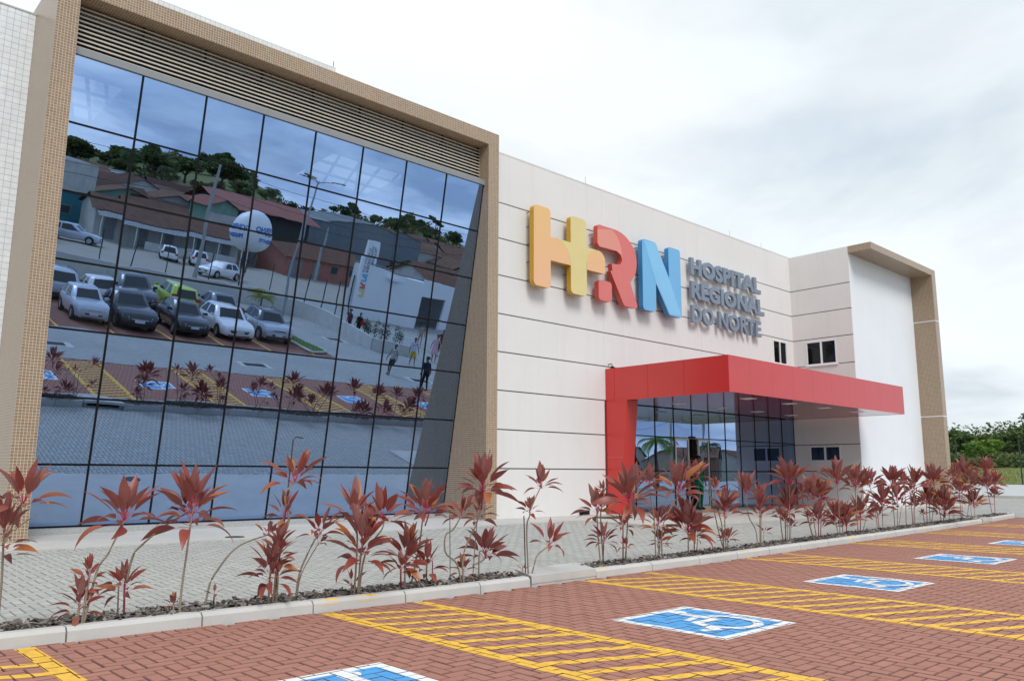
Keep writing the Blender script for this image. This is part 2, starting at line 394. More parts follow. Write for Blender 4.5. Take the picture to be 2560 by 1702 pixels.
def lay(pv, base, mat, zf, slope, sees, edge):
    """lays the pavers: the 300 that show largest as objects, the others as one part"""
    pv_s = sorted(pv, key=sees); near = pv_s[:300]; rest = pv_s[300:]
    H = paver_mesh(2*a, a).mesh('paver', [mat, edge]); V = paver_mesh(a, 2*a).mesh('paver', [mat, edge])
    for x0, y0, w, h, dz in near:
        link('paver', H if w > h else V, base, (x0+w/2, y0+h/2, zf(y0+h/2)+dz), (slope, 0, 0))
    mb = MB(); pH, pV = paver_mesh(2*a, a), paver_mesh(a, 2*a); ts = math.tan(slope)
    for x0, y0, w, h, dz in rest:
        p = pH if w > h else pV; cx, cy = x0+w/2, y0+h/2; z = zf(cy)+dz
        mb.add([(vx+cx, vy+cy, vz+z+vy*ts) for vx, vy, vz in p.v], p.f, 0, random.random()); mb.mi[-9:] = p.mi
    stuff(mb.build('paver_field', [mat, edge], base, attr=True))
bay = struct(sheet('red_parking_bays', [(-30, 1.45), (28.2, 1.45)]+[(x, yk(x)+0.1) for x in (28, 24, 20, 15, 10, 7, 5, 0, -6, -30)], -0.020, M_jointsand))
fwd = (0.6716, 0.7228)
def seen_red(p):
    x, y = p[0], p[1]; d = x*fwd[0]+y*fwd[1]; s = x*0.732-y*0.681
    return d+(100 if abs(s) > d*0.64 or d < 4.2 else 0)
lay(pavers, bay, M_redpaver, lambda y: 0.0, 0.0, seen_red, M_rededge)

gp = []
for i in range(-30, 285):
    for j in range(72, 137):
        c = (i-j) % 4
        if c == 0: x0, y0, w, h = i*a, j*a, 2*a, a
        elif c == 3: x0, y0, w, h = i*a, j*a, a, 2*a
        else: continue
        if y0+h*0.5 < yk(x0)+PL_W-0.05 or y0+h > 13.62: continue
        gp.append((x0, y0, w, h, random.uniform(-0.0015, 0.0015)))
dm = MB(); dp = [(-30, 7.2), (28.2, 8.3), (28.2, 13.6), (-30, 13.6)]
dm.prism(dp, lambda x, y: (x, y, zdrive(y)-0.06), lambda x, y: (x, y, zdrive(y)-0.009))
drive = struct(dm.build('driveway', M_greysand))
def seen_grey(p):
    x, y = p[0], p[1]; d = x*fwd[0]+y*fwd[1]; s = x*0.732-y*0.681
    return d+(100 if abs(s) > d*0.64 or y < 7.9 else 0)
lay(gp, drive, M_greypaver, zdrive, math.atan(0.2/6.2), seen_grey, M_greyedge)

# ------------------------------------------------------------------ painted markings, clipped to the paver tops
def paint_on(polys, name, mat, parent, z=0.0016, inset=0.0085):
    mb = MB()
    for k_, poly in enumerate(polys):
        xs = [p[0] for p in poly]; ys = [p[1] for p in poly]; bx0, bx1, by0, by1 = min(xs), max(xs), min(ys), max(ys)
        for x0, y0, w, h, dz in pavers:
            if x0 > bx1 or x0+w < bx0 or y0 > by1 or y0+h < by0: continue
            q = clip_poly(poly, (x0+inset-0.004, x0+w-inset+0.004, y0+inset-0.004, y0+h-inset+0.004))
            if q: mb.add([(x, y, dz+z+0.00025*k_*(len(polys) > 5)) for x, y in q], [tuple(range(len(q)))])
    if mb.f: return mb.build(name, mat, parent)
def rough_quad(x0, x1, y0, y1): return [(x0, y0), (x1, y0), (x1, y1), (x0, y1)]
STRIPS = [(0.35, 1.62), (3.84, 4.98), (7.27, 8.58), (11.0, 12.22), (14.93, 16.24), (18.75, 20.1), (22.6, 23.75)]
wh = ['beside the inlet slab', '']
SL = ['yellow hatched access aisle before the left mosaic pillar', 'yellow hatched access aisle facing the middle of the mirrored glass',
      'yellow hatched access aisle starting at the concrete inlet slab', 'yellow hatched access aisle level with the raised sign letters',
      'yellow hatched access aisle level with the entrance doors', 'yellow hatched access aisle level with the white tower wall',
      'last yellow hatched access aisle by the end of the planter kerb']
for k, (x0, x1) in enumerate(STRIPS):
    t = thing('hatched_aisle', SL[k], 'road marking', ((x0+x1)/2, 4.2, 0), 0, 'yellow hatched aisles between the bays')
    ye = yk((x0+x1)/2)-0.05; lw = 0.13
    paint_on([rough_quad(x0, x0+lw, 1.6, ye)], 'side_line', M_yellow, t, 0.0022)
    paint_on([rough_quad(x1-lw, x1, 1.6, ye)], 'side_line', M_yellow, t, 0.0022)
    y = ye-0.28+(k*0.07 % 0.2); dyx = -0.42*(x1-x0-2*lw)
    while y > 1.8:
        paint_on([[(x0+lw, y), (x1-lw, y+dyx), (x1-lw, y+dyx+0.11), (x0+lw, y+0.11)]], 'stripe', M_yellow, t, 0.0018)
        y -= 0.315
def arc_poly(cx, cy, r0, r1, a0, a1, n=14):
    return [[(cx+r0*math.cos(R(a0+(a1-a0)*k/n)), cy+r0*math.sin(R(a0+(a1-a0)*k/n))), (cx+r1*math.cos(R(a0+(a1-a0)*k/n)), cy+r1*math.sin(R(a0+(a1-a0)*k/n))),
             (cx+r1*math.cos(R(a0+(a1-a0)*(k+1)/n)), cy+r1*math.sin(R(a0+(a1-a0)*(k+1)/n))), (cx+r0*math.cos(R(a0+(a1-a0)*(k+1)/n)), cy+r0*math.sin(R(a0+(a1-a0)*(k+1)/n)))] for k in range(n)]
def thick(p, q, w):
    d = Vector((q[0]-p[0], q[1]-p[1])).normalized(); nx, ny = -d.y*w/2, d.x*w/2
    return [(p[0]+nx, p[1]+ny), (p[0]-nx, p[1]-ny), (q[0]-nx, q[1]-ny), (q[0]+nx, q[1]+ny)][::-1]
def ccw(p): 
    s_ = sum(p[i-1][0]*p[i][1]-p[i][0]*p[i-1][1] for i in range(len(p))); return p if s_ > 0 else p[::-1]
BAYS = [(2.12, 3.2, 3.6, 4.73), (5.57, 6.66, 3.58, 4.72), (9.21, 10.28, 3.75, 4.85), (13.0, 14.12, 3.94, 5.04), (16.87, 18.0, 4.05, 5.2), (20.6, 21.75, 4.15, 5.3)]
BL = ['blue wheelchair symbol painted before the left part of the glass', 'blue wheelchair symbol between the glass aisle and the inlet slab aisle',
      'blue wheelchair symbol level with the right mosaic pillar', 'blue wheelchair symbol level with the red canopy fin',
      'blue wheelchair symbol level with the end of the entrance glass', 'blue wheelchair symbol in the last bay by the planter end']
for k, (x0, x1, y0, y1) in enumerate(BAYS):
    t = thing('accessible_bay_symbol', BL[k], 'road marking', ((x0+x1)/2, (y0+y1)/2, 0), 0, 'blue wheelchair symbols in the bays')
    bw = 0.085; w, h = x1-x0, y1-y0
    paint_on([rough_quad(x0, x1, y0, y0+bw), rough_quad(x0, x1, y1-bw, y1), rough_quad(x0, x0+bw, y0+bw, y1-bw), rough_quad(x1-bw, x1, y0+bw, y1-bw)], 'border', M_wpaint, t, 0.002)
    paint_on([rough_quad(x0+bw, x1-bw, y0+bw, y1-bw)], 'panel', M_blue, t, 0.0016)
    P = lambda u, v: (x0+u*w, y0+v*h)
    sy = [ccw([P(0.69+0.075*math.cos(R(q*30)), 0.865+0.075*math.sin(R(q*30))) for q in range(12)])]
    for p, q, tw in (((0.66, 0.84), (0.66, 0.50), 0.085), ((0.66, 0.64), (0.42, 0.60), 0.06), ((0.68, 0.48), (0.40, 0.50), 0.085), ((0.41, 0.51), (0.29, 0.26), 0.085), ((0.32, 0.24), (0.15, 0.29), 0.07)):
        sy.append(ccw(thick(P(*p), P(*q), tw*w)))
    for s_ in arc_poly(0.595, 0.36, 0.20, 0.275, -205, 66):
        sy.append(ccw([P(*p) for p in s_]))
    paint_on(sy, 'wheelchair_figure', M_wpaint, t, 0.0034)
# plain bay lines of the car row on the far side of the lot road
for k in range(-3, 6):
    x = 8.35+2.38*k
    mb = MB(); mb.box(x, x+0.1, -9.6, -4.25, -0.004, 0.001); tag(mb.build('bay_line', M_yellow), 'yellow bay line beside the cars that face the hospital', 'road marking', 'yellow bay lines of the far car rows')
    mb = MB(); mb.box(x+0.2, x+0.3, -15.0, -10.0, -0.004, 0.001); tag(mb.build('bay_line', M_yellow), 'yellow bay line of the second car row', 'road marking', 'yellow bay lines of the far car rows')

# ------------------------------------------------------------------ kerbs and planter
def kerb_stone(x0, x1, front=True, gap=0.012):
    """one chamfered kerb stone following the kerb line"""
    n = 1; mb = MB(); x0 += gap/2; x1 -= gap/2
    if front: prof = [(0, -0.15), (0.015, 0.075), (0.045, 0.105), (0.13, 0.105), (0.13, -0.15)]; oy = 0.0
    else: prof = [(0, -0.2), (0, 0.088), (0.06, 0.095), (0.09, 0.07), (0.105, -0.2)]; oy = PL_W-0.105
    vs_ = []
    for x in (x0, x1):
        for dy_, z in prof: vs_.append((x, yk(x)+oy+dy_, z))
    m = len(prof); fs = [(i, i+1, m+i+1, m+i) for i in range(m-1)]+[tuple(range(m))[::-1], tuple(range(m, 2*m))]
    mb.add(vs_, [f[::-1] for f in fs]); return mb
kerb = MB()
for x in range(-10, 28): kerb.box(x+0.0, x+1.0, yk(x+0.5)+0.055, yk(x+0.5)+0.10, -0.2, 0.03)
kerb = struct(kerb.build('planter_kerb', M_kerb))
kj = [-9.2+k*1.0 for k in range(11)]+[1.83, 2.83, 3.82, 4.8, 5.76, 6.5]; kj2 = [7.62, 8.75, 9.85, 10.9, 11.9, 13.0, 14.1, 15.2, 16.3, 17.4, 18.5, 19.6, 20.7, 21.75, 22.8, 23.85, 24.9, 25.9, 26.9, 27.9]
for L_ in (kj, kj2):
    for k in range(len(L_)-1): kerb_stone(L_[k], L_[k+1]).build('kerb_stone', M_kerb, kerb); kerb_stone(L_[k]+(0.3 if L_ is kj2 or k < len(L_)-2 else 0.3), min(L_[k+1]+0.3, 27.9), False).build('kerb_stone', M_kerb, kerb)
# rounded end of the planter
mb = MB(); pe = [(27.9, yk(27.9)), (28.25, yk(28)+0.12), (28.38, yk(28)+0.35), (28.2, yk(28)+0.58), (27.9, yk(27.9)+PL_W)]
mb.prism(ccw(pe), lambda x, y: (x, y, -0.1), lambda x, y: (x, y, 0.1)); mb.build('kerb_end', M_kerb, kerb)
# soil and bark
soil = MB()
for i in range(-10, 28):
    soil.add([(i, yk(i)+0.1, 0.062), (i+1, yk(i+1)+0.1, 0.062), (i+1, yk(i+1)+PL_W-0.06, 0.062), (i, yk(i)+PL_W-0.06, 0.062)], [(0, 1, 2, 3)])
struct(soil.build('planter_soil', M_soil))
chips = MB()
for k in range(15000):
    x = -2+30*random.random()**1.35
    if 6.6 < x < 7.75: continue
    y = yk(x)+random.uniform(0.115, PL_W-0.03)
    s = random.uniform(0.014, 0.042)*(1+0.15*(x > 12)); sw = s*random.uniform(0.3, 0.7); th = random.uniform(0.003, 0.01)
    rot = Matrix.Rotation(random.uniform(0, 6.3), 3, 'Z') @ Matrix.Rotation(random.gauss(0, 0.38), 3, 'X') @ Matrix.Rotation(random.gauss(0, 0.38), 3, 'Y')
    o = Vector((x, y, 0.070+random.random()**2*0.038)); q = random.uniform(0.55, 0.95)
    pts = [(-s, -sw*q, 0), (s*0.9, -sw, 0), (s, sw*q, 0), (-s*0.85, sw, 0), (-s*0.9, -sw*0.8, th), (s*0.8, -sw*0.9, th), (s*0.9, sw*0.75, th), (-s*0.75, sw*0.9, th)]
    chips.add([o+rot @ Vector(p) for p in pts], [(4, 5, 6, 7), (0, 1, 5, 4), (1, 2, 6, 5), (2, 3, 7, 6), (3, 0, 4, 7)], 0, random.random())
stuff(tag(chips.build('bark_mulch', M_bark, attr=True), 'dark bark chips covering the planter strip', 'mulch'))
# concrete inlet slabs with their dark slot towards the building
def inlet(x0, x1, label):
    t = thing('drain_inlet', label, 'drain', ((x0+x1)/2, yk(x0)+0.3, 0))
    mb = MB(); poly = [(x0-0.05, yk(x0)-0.004), (x1-0.02, yk(x1)-0.004), (x1+0.34, yk(x1)+PL_W+0.02), (x0+0.30, yk(x0)+PL_W+0.02)]
    mb.prism(poly, lambda x, y: (x, y, 0.03), lambda x, y: (x, y, 0.112)); mb.build('cover_slab', M_kerb, t)
    mb = MB(); mb.prism([(x0-0.045, yk(x0)+0.004), (x1-0.02, yk(x1)+0.004), (x1+0.30, yk(x1)+PL_W-0.08), (x0+0.28, yk(x0)+PL_W-0.08)], lambda x, y: (x, y, -0.2), lambda x, y: (x, y, 0.03)); mb.build('chamber', M_kerb, t)
    yb_ = yk(x0)+PL_W-0.08
    mb = MB(); mb.box(x0+0.38, x1+0.18, yb_-0.01, yb_+0.012, -0.08, 0.025); mb.build('inlet_slot', M_black, t)
inlet(6.55, 7.62, 'pale concrete drain inlet slab interrupting the planter near the right pillar')
inlet(23.9, 24.9, 'pale concrete drain inlet slab near the far end of the planter')
# paint overspray on the kerb where the aisles end
for x0, x1 in STRIPS[1:]:
    for xx in (x0+0.05, x0+0.42):
        mb = MB(); w_ = random.uniform(0.10, 0.24)
        mb.add([(xx, yk(xx)-0.003+0.015, 0.058), (xx+w_, yk(xx+w_)-0.003+0.015, 0.062), (xx+w_*0.9, yk(xx+w_)+0.0425, 0.107), (xx+w_*0.2, yk(xx)+0.0425, 0.107)], [(0, 1, 2, 3)])
        tag(mb.build('paint_overspray', M_yellow), 'yellow paint smudge on the kerb where an aisle ends', 'paint smudge', 'yellow smudges on the kerb')

# apron, sill strip, manhole covers, grates
ap = MB(); ap.box(-30, 15.02, 13.6, 17.3, 0.0, FLOOR); ap.box(15.02, 36.1, 13.6, 15.45, 0.0, FLOOR); apron = struct(ap.build('apron', M_apron))
mb = MB(); mb.box(15.0, 36.1, 11.3, 13.6, -0.05, 0.106); struct(mb.build('entrance_pavement', M_apron))
def disc(name, x, y, z, r, mat, label, cat, th=0.012):
    mb = MB(); mb.lathe([(0.001, z+th), (r*0.9, z+th), (r, z+th*0.4), (r, z-0.02)], x, y, 20); return tag(mb.build(name, mat), label, cat)
disc('manhole_cover', 6.31, 13.94, FLOOR, 0.17, M_iron, 'small round rusty cover set in the concrete apron', 'manhole cover')
def grate(x, y, label):
    t = thing('drain_grate', label, 'drain grate', (x, y, 0)); mb = MB(); mb.box(x-0.75, x+0.75, y-0.42, y+0.42, -0.01, 0.004); mb.build('concrete_collar', M_kerb, t)
    mb = MB(); mb.box(x-0.5, x+0.5, y-0.28, y+0.28, 0.004, 0.006); mb.build('pit', M_black, t)
    mb = MB()
    for q in range(14): mb.box(x-0.49+q*0.07, x-0.46+q*0.07, y-0.28, y+0.28, 0.006, 0.014)
    mb.build('bars', M_iron, t)
grate(7.5, -0.85, 'black iron drain grate in the lot road before the silver hatchback')
grate(15.5, -0.6, 'black iron drain grate in the lot road before the white hatchback')
grate(24.5, -9.9, 'black iron drain grate beside the lawn island')
grate(24.3, -0.5, 'black iron drain grate by the man in the navy vest')
# ------------------------------------------------------------------ hospital building
XL, PW, XR, YF, ZT = 2.98, 0.361, 13.53, 15.10, 10.155
YW, ZW, XE, YB, XE2, YT, XT, ZFAS = 15.25, 9.74, 29.2, 12.86, 35.08, 11.99, 35.48, 9.48
GX0, GX1 = XL+PW, XR-PW
GB, GT = Vector((0, 16.77, 0.24)), Vector((0, 15.29, 8.72))         # glass line bottom / top (y, z)
hosp = thing('hospital_building', 'large cream hospital building with mirrored glass front and caramel mosaic frame', 'building', (16, 15.2, 0))
def hp(mb, name, mat, parent=None, **kw): return mb.build(name, mat, parent or hosp, **kw)

# mosaic portal frame: two pillars and a lintel
mb = MB(); mb.box(XL, XL+PW, YF, 17.2, 0.06, ZT); hp(mb, 'mosaic_pillar', M_mosaic)
mb = MB(); mb.box(XR-PW, XR, YF, 17.2, 0.06, ZT); hp(mb, 'mosaic_pillar', M_mosaic)
mb = MB(); mb.box(XL+PW, XR-PW, YF, 17.2, ZT-PW, ZT); hp(mb, 'mosaic_lintel', M_mosaic)

# tinted mirror glass
def mirror(name, refl, trans, rough=0.0, wav=0.0):
    b = NB(name); g = b.n('ShaderNodeBsdfGlossy'); g.inputs['Color'].default_value = (*refl, 1); g.inputs['Roughness'].default_value = rough
    n1 = b.bump(b.noise(b.pos(), 1.7, 2, 0.4), wav, 0.01)
    b.l(n1, g.inputs['Normal'])
    t = b.n('ShaderNodeBsdfTransparent'); t.inputs['Color'].default_value = (*trans, 1)
    ad = b.n('ShaderNodeAddShader'); b.l(g.outputs[0], ad.inputs[0]); b.l(t.outputs[0], ad.inputs[1]); b.l(ad.outputs[0], b.out.inputs[0])
    return b.m
M_mirror = mirror('blue_mirror_glass', (0.30, 0.43, 0.665), (0.075, 0.09, 0.105), 0.0, 0.035)
M_entglass = mirror('entrance_mirror_glass', (0.29, 0.39, 0.58), (0.09, 0.10, 0.11), 0.0, 0.04)
M_winglass = mirror('window_glass', (0.022, 0.024, 0.027), (0.45, 0.46, 0.46), 0.0, 0.02)
M_mull = simple('dark_bronze_mullion', (0.008, 0.008, 0.010), 0.6, 0.1, spec=0.15)
M_alu = simple('pale_aluminium', (0.55, 0.53, 0.50), 0.45, 0.06, 2, metal=0.3)
M_grey_metal = simple('grey_metal_beam', (0.24, 0.25, 0.255), 0.5, 0.06)
M_slat = simple('beige_louver_slat', (0.55, 0.50, 0.43), 0.5, 0.08, 2)
M_winframe = simple('white_window_frame', (0.78, 0.78, 0.78), 0.4, 0.05)
M_dark = simple('dark_interior', (0.055, 0.057, 0.06), 0.9, 0.2)
M_intwall = simple('interior_wall', (0.42, 0.41, 0.38), 0.8, 0.1)

gd = (GT-GB).normalized(); gn = Vector((0, -gd.z, gd.y))            # along the slope, outward normal
GL = (GT-GB).length
rows = [0.0, 1.15, 2.39, 3.635, 4.88, 6.12, 7.365, GL]
ncol = 8; cw = (GX1-GX0)/ncol
def gpos(u, s, o=0.0): p = GB+gd*s+gn*o; return (u, p.y, p.z)
def gbar(mb, u0, u1, s0, s1, o0, o1):
    vs_ = [gpos(u, s, o) for o in (o0, o1) for (u, s) in ((u0, s0), (u1, s0), (u1, s1), (u0, s1))]
    mb.add(vs_, [(3, 2, 1, 0), (4, 5, 6, 7), (0, 1, 5, 4), (1, 2, 6, 5), (2, 3, 7, 6), (3, 0, 4, 7)])
mb = MB(); mwid = 0.019
for c in range(ncol+1): u = GX0+c*cw; gbar(mb, max(u-mwid, GX0), min(u+mwid, GX1), 0, GL, -0.14, 0.006)
for s in rows: gbar(mb, GX0, GX1, max(0, s-mwid), min(GL, s+mwid), -0.14, 0.004)
curtain = hp(mb, 'curtain_wall_grid', M_mull)
for c in range(ncol):
    for r_ in range(7):
        u0, u1, s0, s1 = GX0+c*cw+0.012, GX0+(c+1)*cw-0.012, rows[r_]+0.012, rows[r_+1]-0.012
        A = random.uniform(-0.0011, 0.0013); tu, ts = random.gauss(0, 0.0007), random.gauss(0, 0.0007); N = 6; vs_ = []
        for j in range(N+1):
            for i in range(N+1):
                p, q = i/N*2-1, j/N*2-1
                o = A*(1-p*p)*(1-q*q)+tu*p*0.6+ts*q*0.6-0.004
                vs_.append(gpos(u0+(u1-u0)*i/N, s0+(s1-s0)*j/N, o))
        m = MB(); m.add(vs_, [(j*(N+1)+i, j*(N+1)+i+1, (j+1)*(N+1)+i+1, (j+1)*(N+1)+i) for j in range(N) for i in range(N)])
        hp(m, 'glass_pane', M_mirror, curtain, smooth=True)
# head beam and louvers above the glass
mb = MB(); p = GT; mb.box(GX0, GX1, p.y-0.05, p.y+0.35, p.z-0.02, p.z+0.115); hp(mb, 'head_beam', M_grey_metal)
lv = MB(); lv.box(GX0, GX1, 15.80, 15.87, 8.70, 9.79)
louv = hp(lv, 'louver_backing', M_dark)
nsl = 11
for k in range(nsl):
    z = 8.875+k*0.0865; m = MB(); y = 15.47
    m.add([(GX0, y, z), (GX1, y, z), (GX1, y+0.10, z+0.035), (GX0, y+0.10, z+0.035), (GX0, y, z-0.030), (GX1, y, z-0.030), (GX1, y+0.10, z+0.005), (GX0, y+0.10, z+0.005)],
          [(0, 1, 2, 3), (7, 6, 5, 4), (4, 5, 1, 0), (6, 7, 3, 2), (5, 6, 2, 1), (7, 4, 0, 3)])
    hp(m, 'louver_slat', M_slat, louv)
for c in range(ncol*1+1):
    u = GX0+c*cw+ (0.03 if c == 0 else -0.03 if c == ncol else 0); m = MB(); m.box(u-0.02, u+0.02, 15.50, 15.55, 8.72, 9.79); hp(m, 'louver_post', M_mull, louv)
# granite sill below the glass
mb = MB(); mb.box(GX0, GX1-0.0, 16.52, 16.9, FLOOR, 0.225); hp(mb, 'granite_sill', M_granite)

# white tiled wall left of the frame: tiles built one by one
mb = MB(); mb.box(-14, XL, 16.80, 17.4, 0.05, 9.955); tw = hp(mb, 'tiled_wall', simple('tile_grout', (0.46, 0.47, 0.47), 0.9, 0.2))
M_tile = herring_mat('white_ceramic_tile', (0.74, 0.775, 0.785), (0.77, 0.80, 0.81), (0.80, 0.825, 0.83), 0.25)
tp = 0.118; tl = []
for i in range(12):
    for j in range(84):
        x1 = XL-i*tp; tl.append((x1-tp, x1, 0.06+j*tp, 0.06+(j+1)*tp))
tl.sort(key=lambda t: (t[0]+t[1] < 3.9)*50+abs(t[2]-4.0)); 
tm = MB(); tm.box(-tp/2+0.003, tp/2-0.003, -0.008, 0, -tp/2+0.003, tp/2-0.003); tme = tm.mesh('tile', M_tile)
for x0, x1, z0, z1 in tl[:300]: link('tile', tme, tw, tuple(p_-q for p_, q in zip(((x0+x1)/2, 16.80, (z0+z1)/2), WLOC[tw.name])))
tm = MB()
for x0, x1, z0, z1 in tl[300:]: tm.box(x0+0.003, x1-0.003, 16.792, 16.80, z0+0.003, z1-0.003, 0, random.random())
for i in range(12, 120):
    for j in range(0, 84, 1):
        if i > 24: break
        x1 = XL-i*tp; tm.box(x1-tp+0.003, x1-0.003, 16.792, 16.80, 0.063+j*tp, 0.057+(j+1)*tp, 0, random.random())
stuff(hp(tm, 'tile_field', M_tile, tw, attr=True))
mb = MB(); mb.box(-14, XL, 16.78, 17.42, 9.955, 9.985); hp(mb, 'wall_coping', M_kerb)
# block volumes behind: interior shell of the glazed hall, roof box above the frame
mb = MB(); mb.box(-14, XR, 24.0, 24.2, 0.0, 9.7); hp(mb, 'hall_back_wall', M_intwall)
mb = MB(); mb.box(GX0-0.3, GX0, 17.2, 24.0, 0.0, 9.7); hp(mb, 'hall_side_wall', M_intwall)
mb = MB(); mb.box(GX1, GX1+0.3, 17.2, 24.0, 0.0, 9.7); hp(mb, 'hall_side_wall', M_intwall)
mb = MB(); mb.box(GX0, GX1, 16.9, 24.0, 0.0, 0.10); hp(mb, 'hall_floor', simple('dark_hall_floor', (0.14, 0.14, 0.135), 0.5, 0.15))
sk = [(3.9, 5.5, 18.3, 20.9), (10.4, 13.0, 18.3, 20.7)]
mb = MB()
def slab(x0, x1, y0, y1): mb.box(x0, x1, y0, y1, 9.7, 9.85)
slab(GX0, GX1, 15.7, 18.3); slab(GX0, GX1, 20.9, 24.0)
slab(GX0, 3.9, 18.3, 20.9); slab(5.5, 10.4, 18.3, 20.9); slab(13.0, GX1, 18.3, 20.9); slab(10.4, 13.0, 20.7, 20.9)
roof = hp(mb, 'hall_roof', M_intwall)
for x0, x1, y0, y1 in sk:
    m = MB()
    for q in range(5): xx = x0+(x1-x0)*q/4; m.tube([(xx-0.4, y0, 9.78), (xx+0.4, y1, 9.78)], 0.045, 5)
    for q in range(4): yy = y0+(y1-y0)*q/3; m.box(x0, x1, yy-0.03, yy+0.03, 9.74, 9.8)
    hp(m, 'skylight_bars', M_grey_metal, roof)
# a gallery slab, columns and a desk seen faintly through the glass
mb = MB(); mb.box(GX0, GX1, 20.5, 24.0, 4.3, 4.7)
for xx in (5.2, 9.0, 12.2): mb.box(xx-0.2, xx+0.2, 20.6, 21.0, 0.1, 4.3)
hp(mb, 'gallery', M_intwall)
mb = MB(); mb.box(9.2, 12.6, 18.8, 19.5, 0.1, 1.25); mb.box(9.2, 9.9, 19.5, 20.4, 0.1, 1.25); mb.box(9.1, 12.7, 18.7, 19.6, 1.25, 1.31); hp(mb, 'reception_desk', simple('light_wood_desk', (0.45, 0.36, 0.24), 0.5, 0.2))
mb = MB(); mb.box(5.14, 9.89, 17.45, 21.0, ZT-0.3, 11.66); hp(mb, 'roof_box', M_whitetile_far)
m = MB(); m.tube([(9.85, 17.5, 11.5), (9.85, 17.5, 11.85)], 0.008, 5); hp(m, 'roof_rod', M_mull)

# cream wall: backing and bands of wall panels with recessed joints
JZ = [8.36, 7.38, 6.378, 5.35, 4.35, 3.35, 2.35, 1.365]
mb = MB(); mb.box(XR-0.3, XE+0.3, YW+0.03, YW+0.3, 3.7, ZW-0.02); mb.box(XR-0.3, 19.2, YW+0.03, YW+0.3, 0.05, 3.7); cw_ = hp(mb, 'cream_wall', M_joint)
bands = [(0.08, JZ[7])]+[(JZ[k+1], JZ[k]) for k in range(6, -1, -1)]+[(JZ[0], ZW)]
def band(b0, b1): return (b0+0.016 if b0 > 0.1 else b0), (b1-0.016 if b1 < ZW-0.01 else b1)
WIN1 = (27.65, 28.68, 5.38, 6.29)                                   # window in the cream wall
xseg = [XR+0.0, 17.85, 22.9, XE]
for z0, z1 in bands:
    a0, a1 = band(z0, z1)
    for q in range(3):
        x0, x1 = xseg[q]+(0.002 if q else 0), xseg[q+1]-(0.002 if q < 2 else 0)
        if z1 < 3.4:
            if q == 0: x1 = 17.848
            elif q == 1: continue
            else: continue
        mm = MB()
        if q == 2 and a0 < WIN1[2] and a1 > WIN1[3]:
            for bx in ((x0, WIN1[0], a0, a1), (WIN1[1], x1, a0, a1), (WIN1[0], WIN1[1], a0, WIN1[2]), (WIN1[0], WIN1[1], WIN1[3], a1)): mm.box(bx[0], bx[1], YW, YW+0.05, bx[2], bx[3])
        elif q == 2 and a0 < WIN1[2] < a1:
            mm.box(x0, x1, YW, YW+0.05, a0, a1)
        else: mm.box(x0, x1, YW, YW+0.05, a0, a1)
        hp(mm, 'wall_panel', M_cream, cw_)
mb = MB(); mb.box(XR, XE+0.02, YW-0.008, YW+0.32, ZW, ZW+0.035); hp(mb, 'wall_coping', M_cream)
for xx in (17.3, 25.2, 27.4):
    m = MB(); m.tube([(xx, YW+0.15, ZW), (xx, YW+0.15, ZW+0.32)], 0.006, 5); hp(m, 'lightning_rod', M_grey_metal)

# wall returning towards the tower
mb = MB(); mb.box(XE+0.03, XE+0.4, YB+0.02, YW+0.3, 0.05, ZW-0.02); ret = hp(mb, 'return_wall', M_joint)
WIN2 = (13.52, 14.72, 5.36, 6.285); WIN3 = (13.6, 14.8, 1.73, 2.305)
def open_panel(mm, y0, y1, z0, z1, wins):
    w = [w_ for w_ in wins if w_[2] < z1 and w_[3] > z0]
    if not w: mm.box(XE, XE+0.05, y0, y1, z0, z1); return
    w = w[0]; wz0, wz1 = max(z0, w[2]), min(z1, w[3])
    mm.box(XE, XE+0.05, y0, w[0], z0, z1); mm.box(XE, XE+0.05, w[1], y1, z0, z1)
    if wz0 > z0: mm.box(XE, XE+0.05, w[0], w[1], z0, wz0)
    if wz1 < z1: mm.box(XE, XE+0.05, w[0], w[1], wz1, z1)
for z0, z1 in bands:
    a0, a1 = band(z0, z1); mm = MB(); open_panel(mm, YB, YW+0.2, a0, a1, (WIN2, WIN3)); hp(mm, 'wall_panel', M_cream, ret)
# windows
def window_x(x0, x1, z0, z1, y, name='window'):
    """sliding window in a wall facing -Y"""
    m = MB(); f = 0.05
    for bx in ((x0, x1, z0, z0+f), (x0, x1, z1-f, z1), (x0, x0+f, z0+f, z1-f), (x1-f, x1, z0+f, z1-f), ((x0+x1)/2-0.03, (x0+x1)/2+0.03, z0+f, z1-f)): m.box(bx[0], bx[1], y-0.015, y+0.06, bx[2], bx[3])
    w = hp(m, name, M_winframe)
    for p0, p1 in ((x0+f, (x0+x1)/2-0.03), ((x0+x1)/2+0.03, x1-f)):
        m = MB(); m.box(p0, p1, y+0.02, y+0.026, z0+f, z1-f); hp(m, 'pane', M_winglass, w)
    m = MB(); m.box(x0-0.04, x1+0.04, y-0.05, y+0.03, z0-0.05, z0-0.002); hp(m, 'sill', M_winframe, w)
    m = MB(); m.box(x0, x1, y+0.07, y+0.6, z0, z1); m.f = [f_ for k, f_ in enumerate(m.f) if k != 2]; m.mi = m.mi[:len(m.f)]; m.fa = m.fa[:len(m.f)]; hp(m, 'room_void', M_dark, w)
    return w
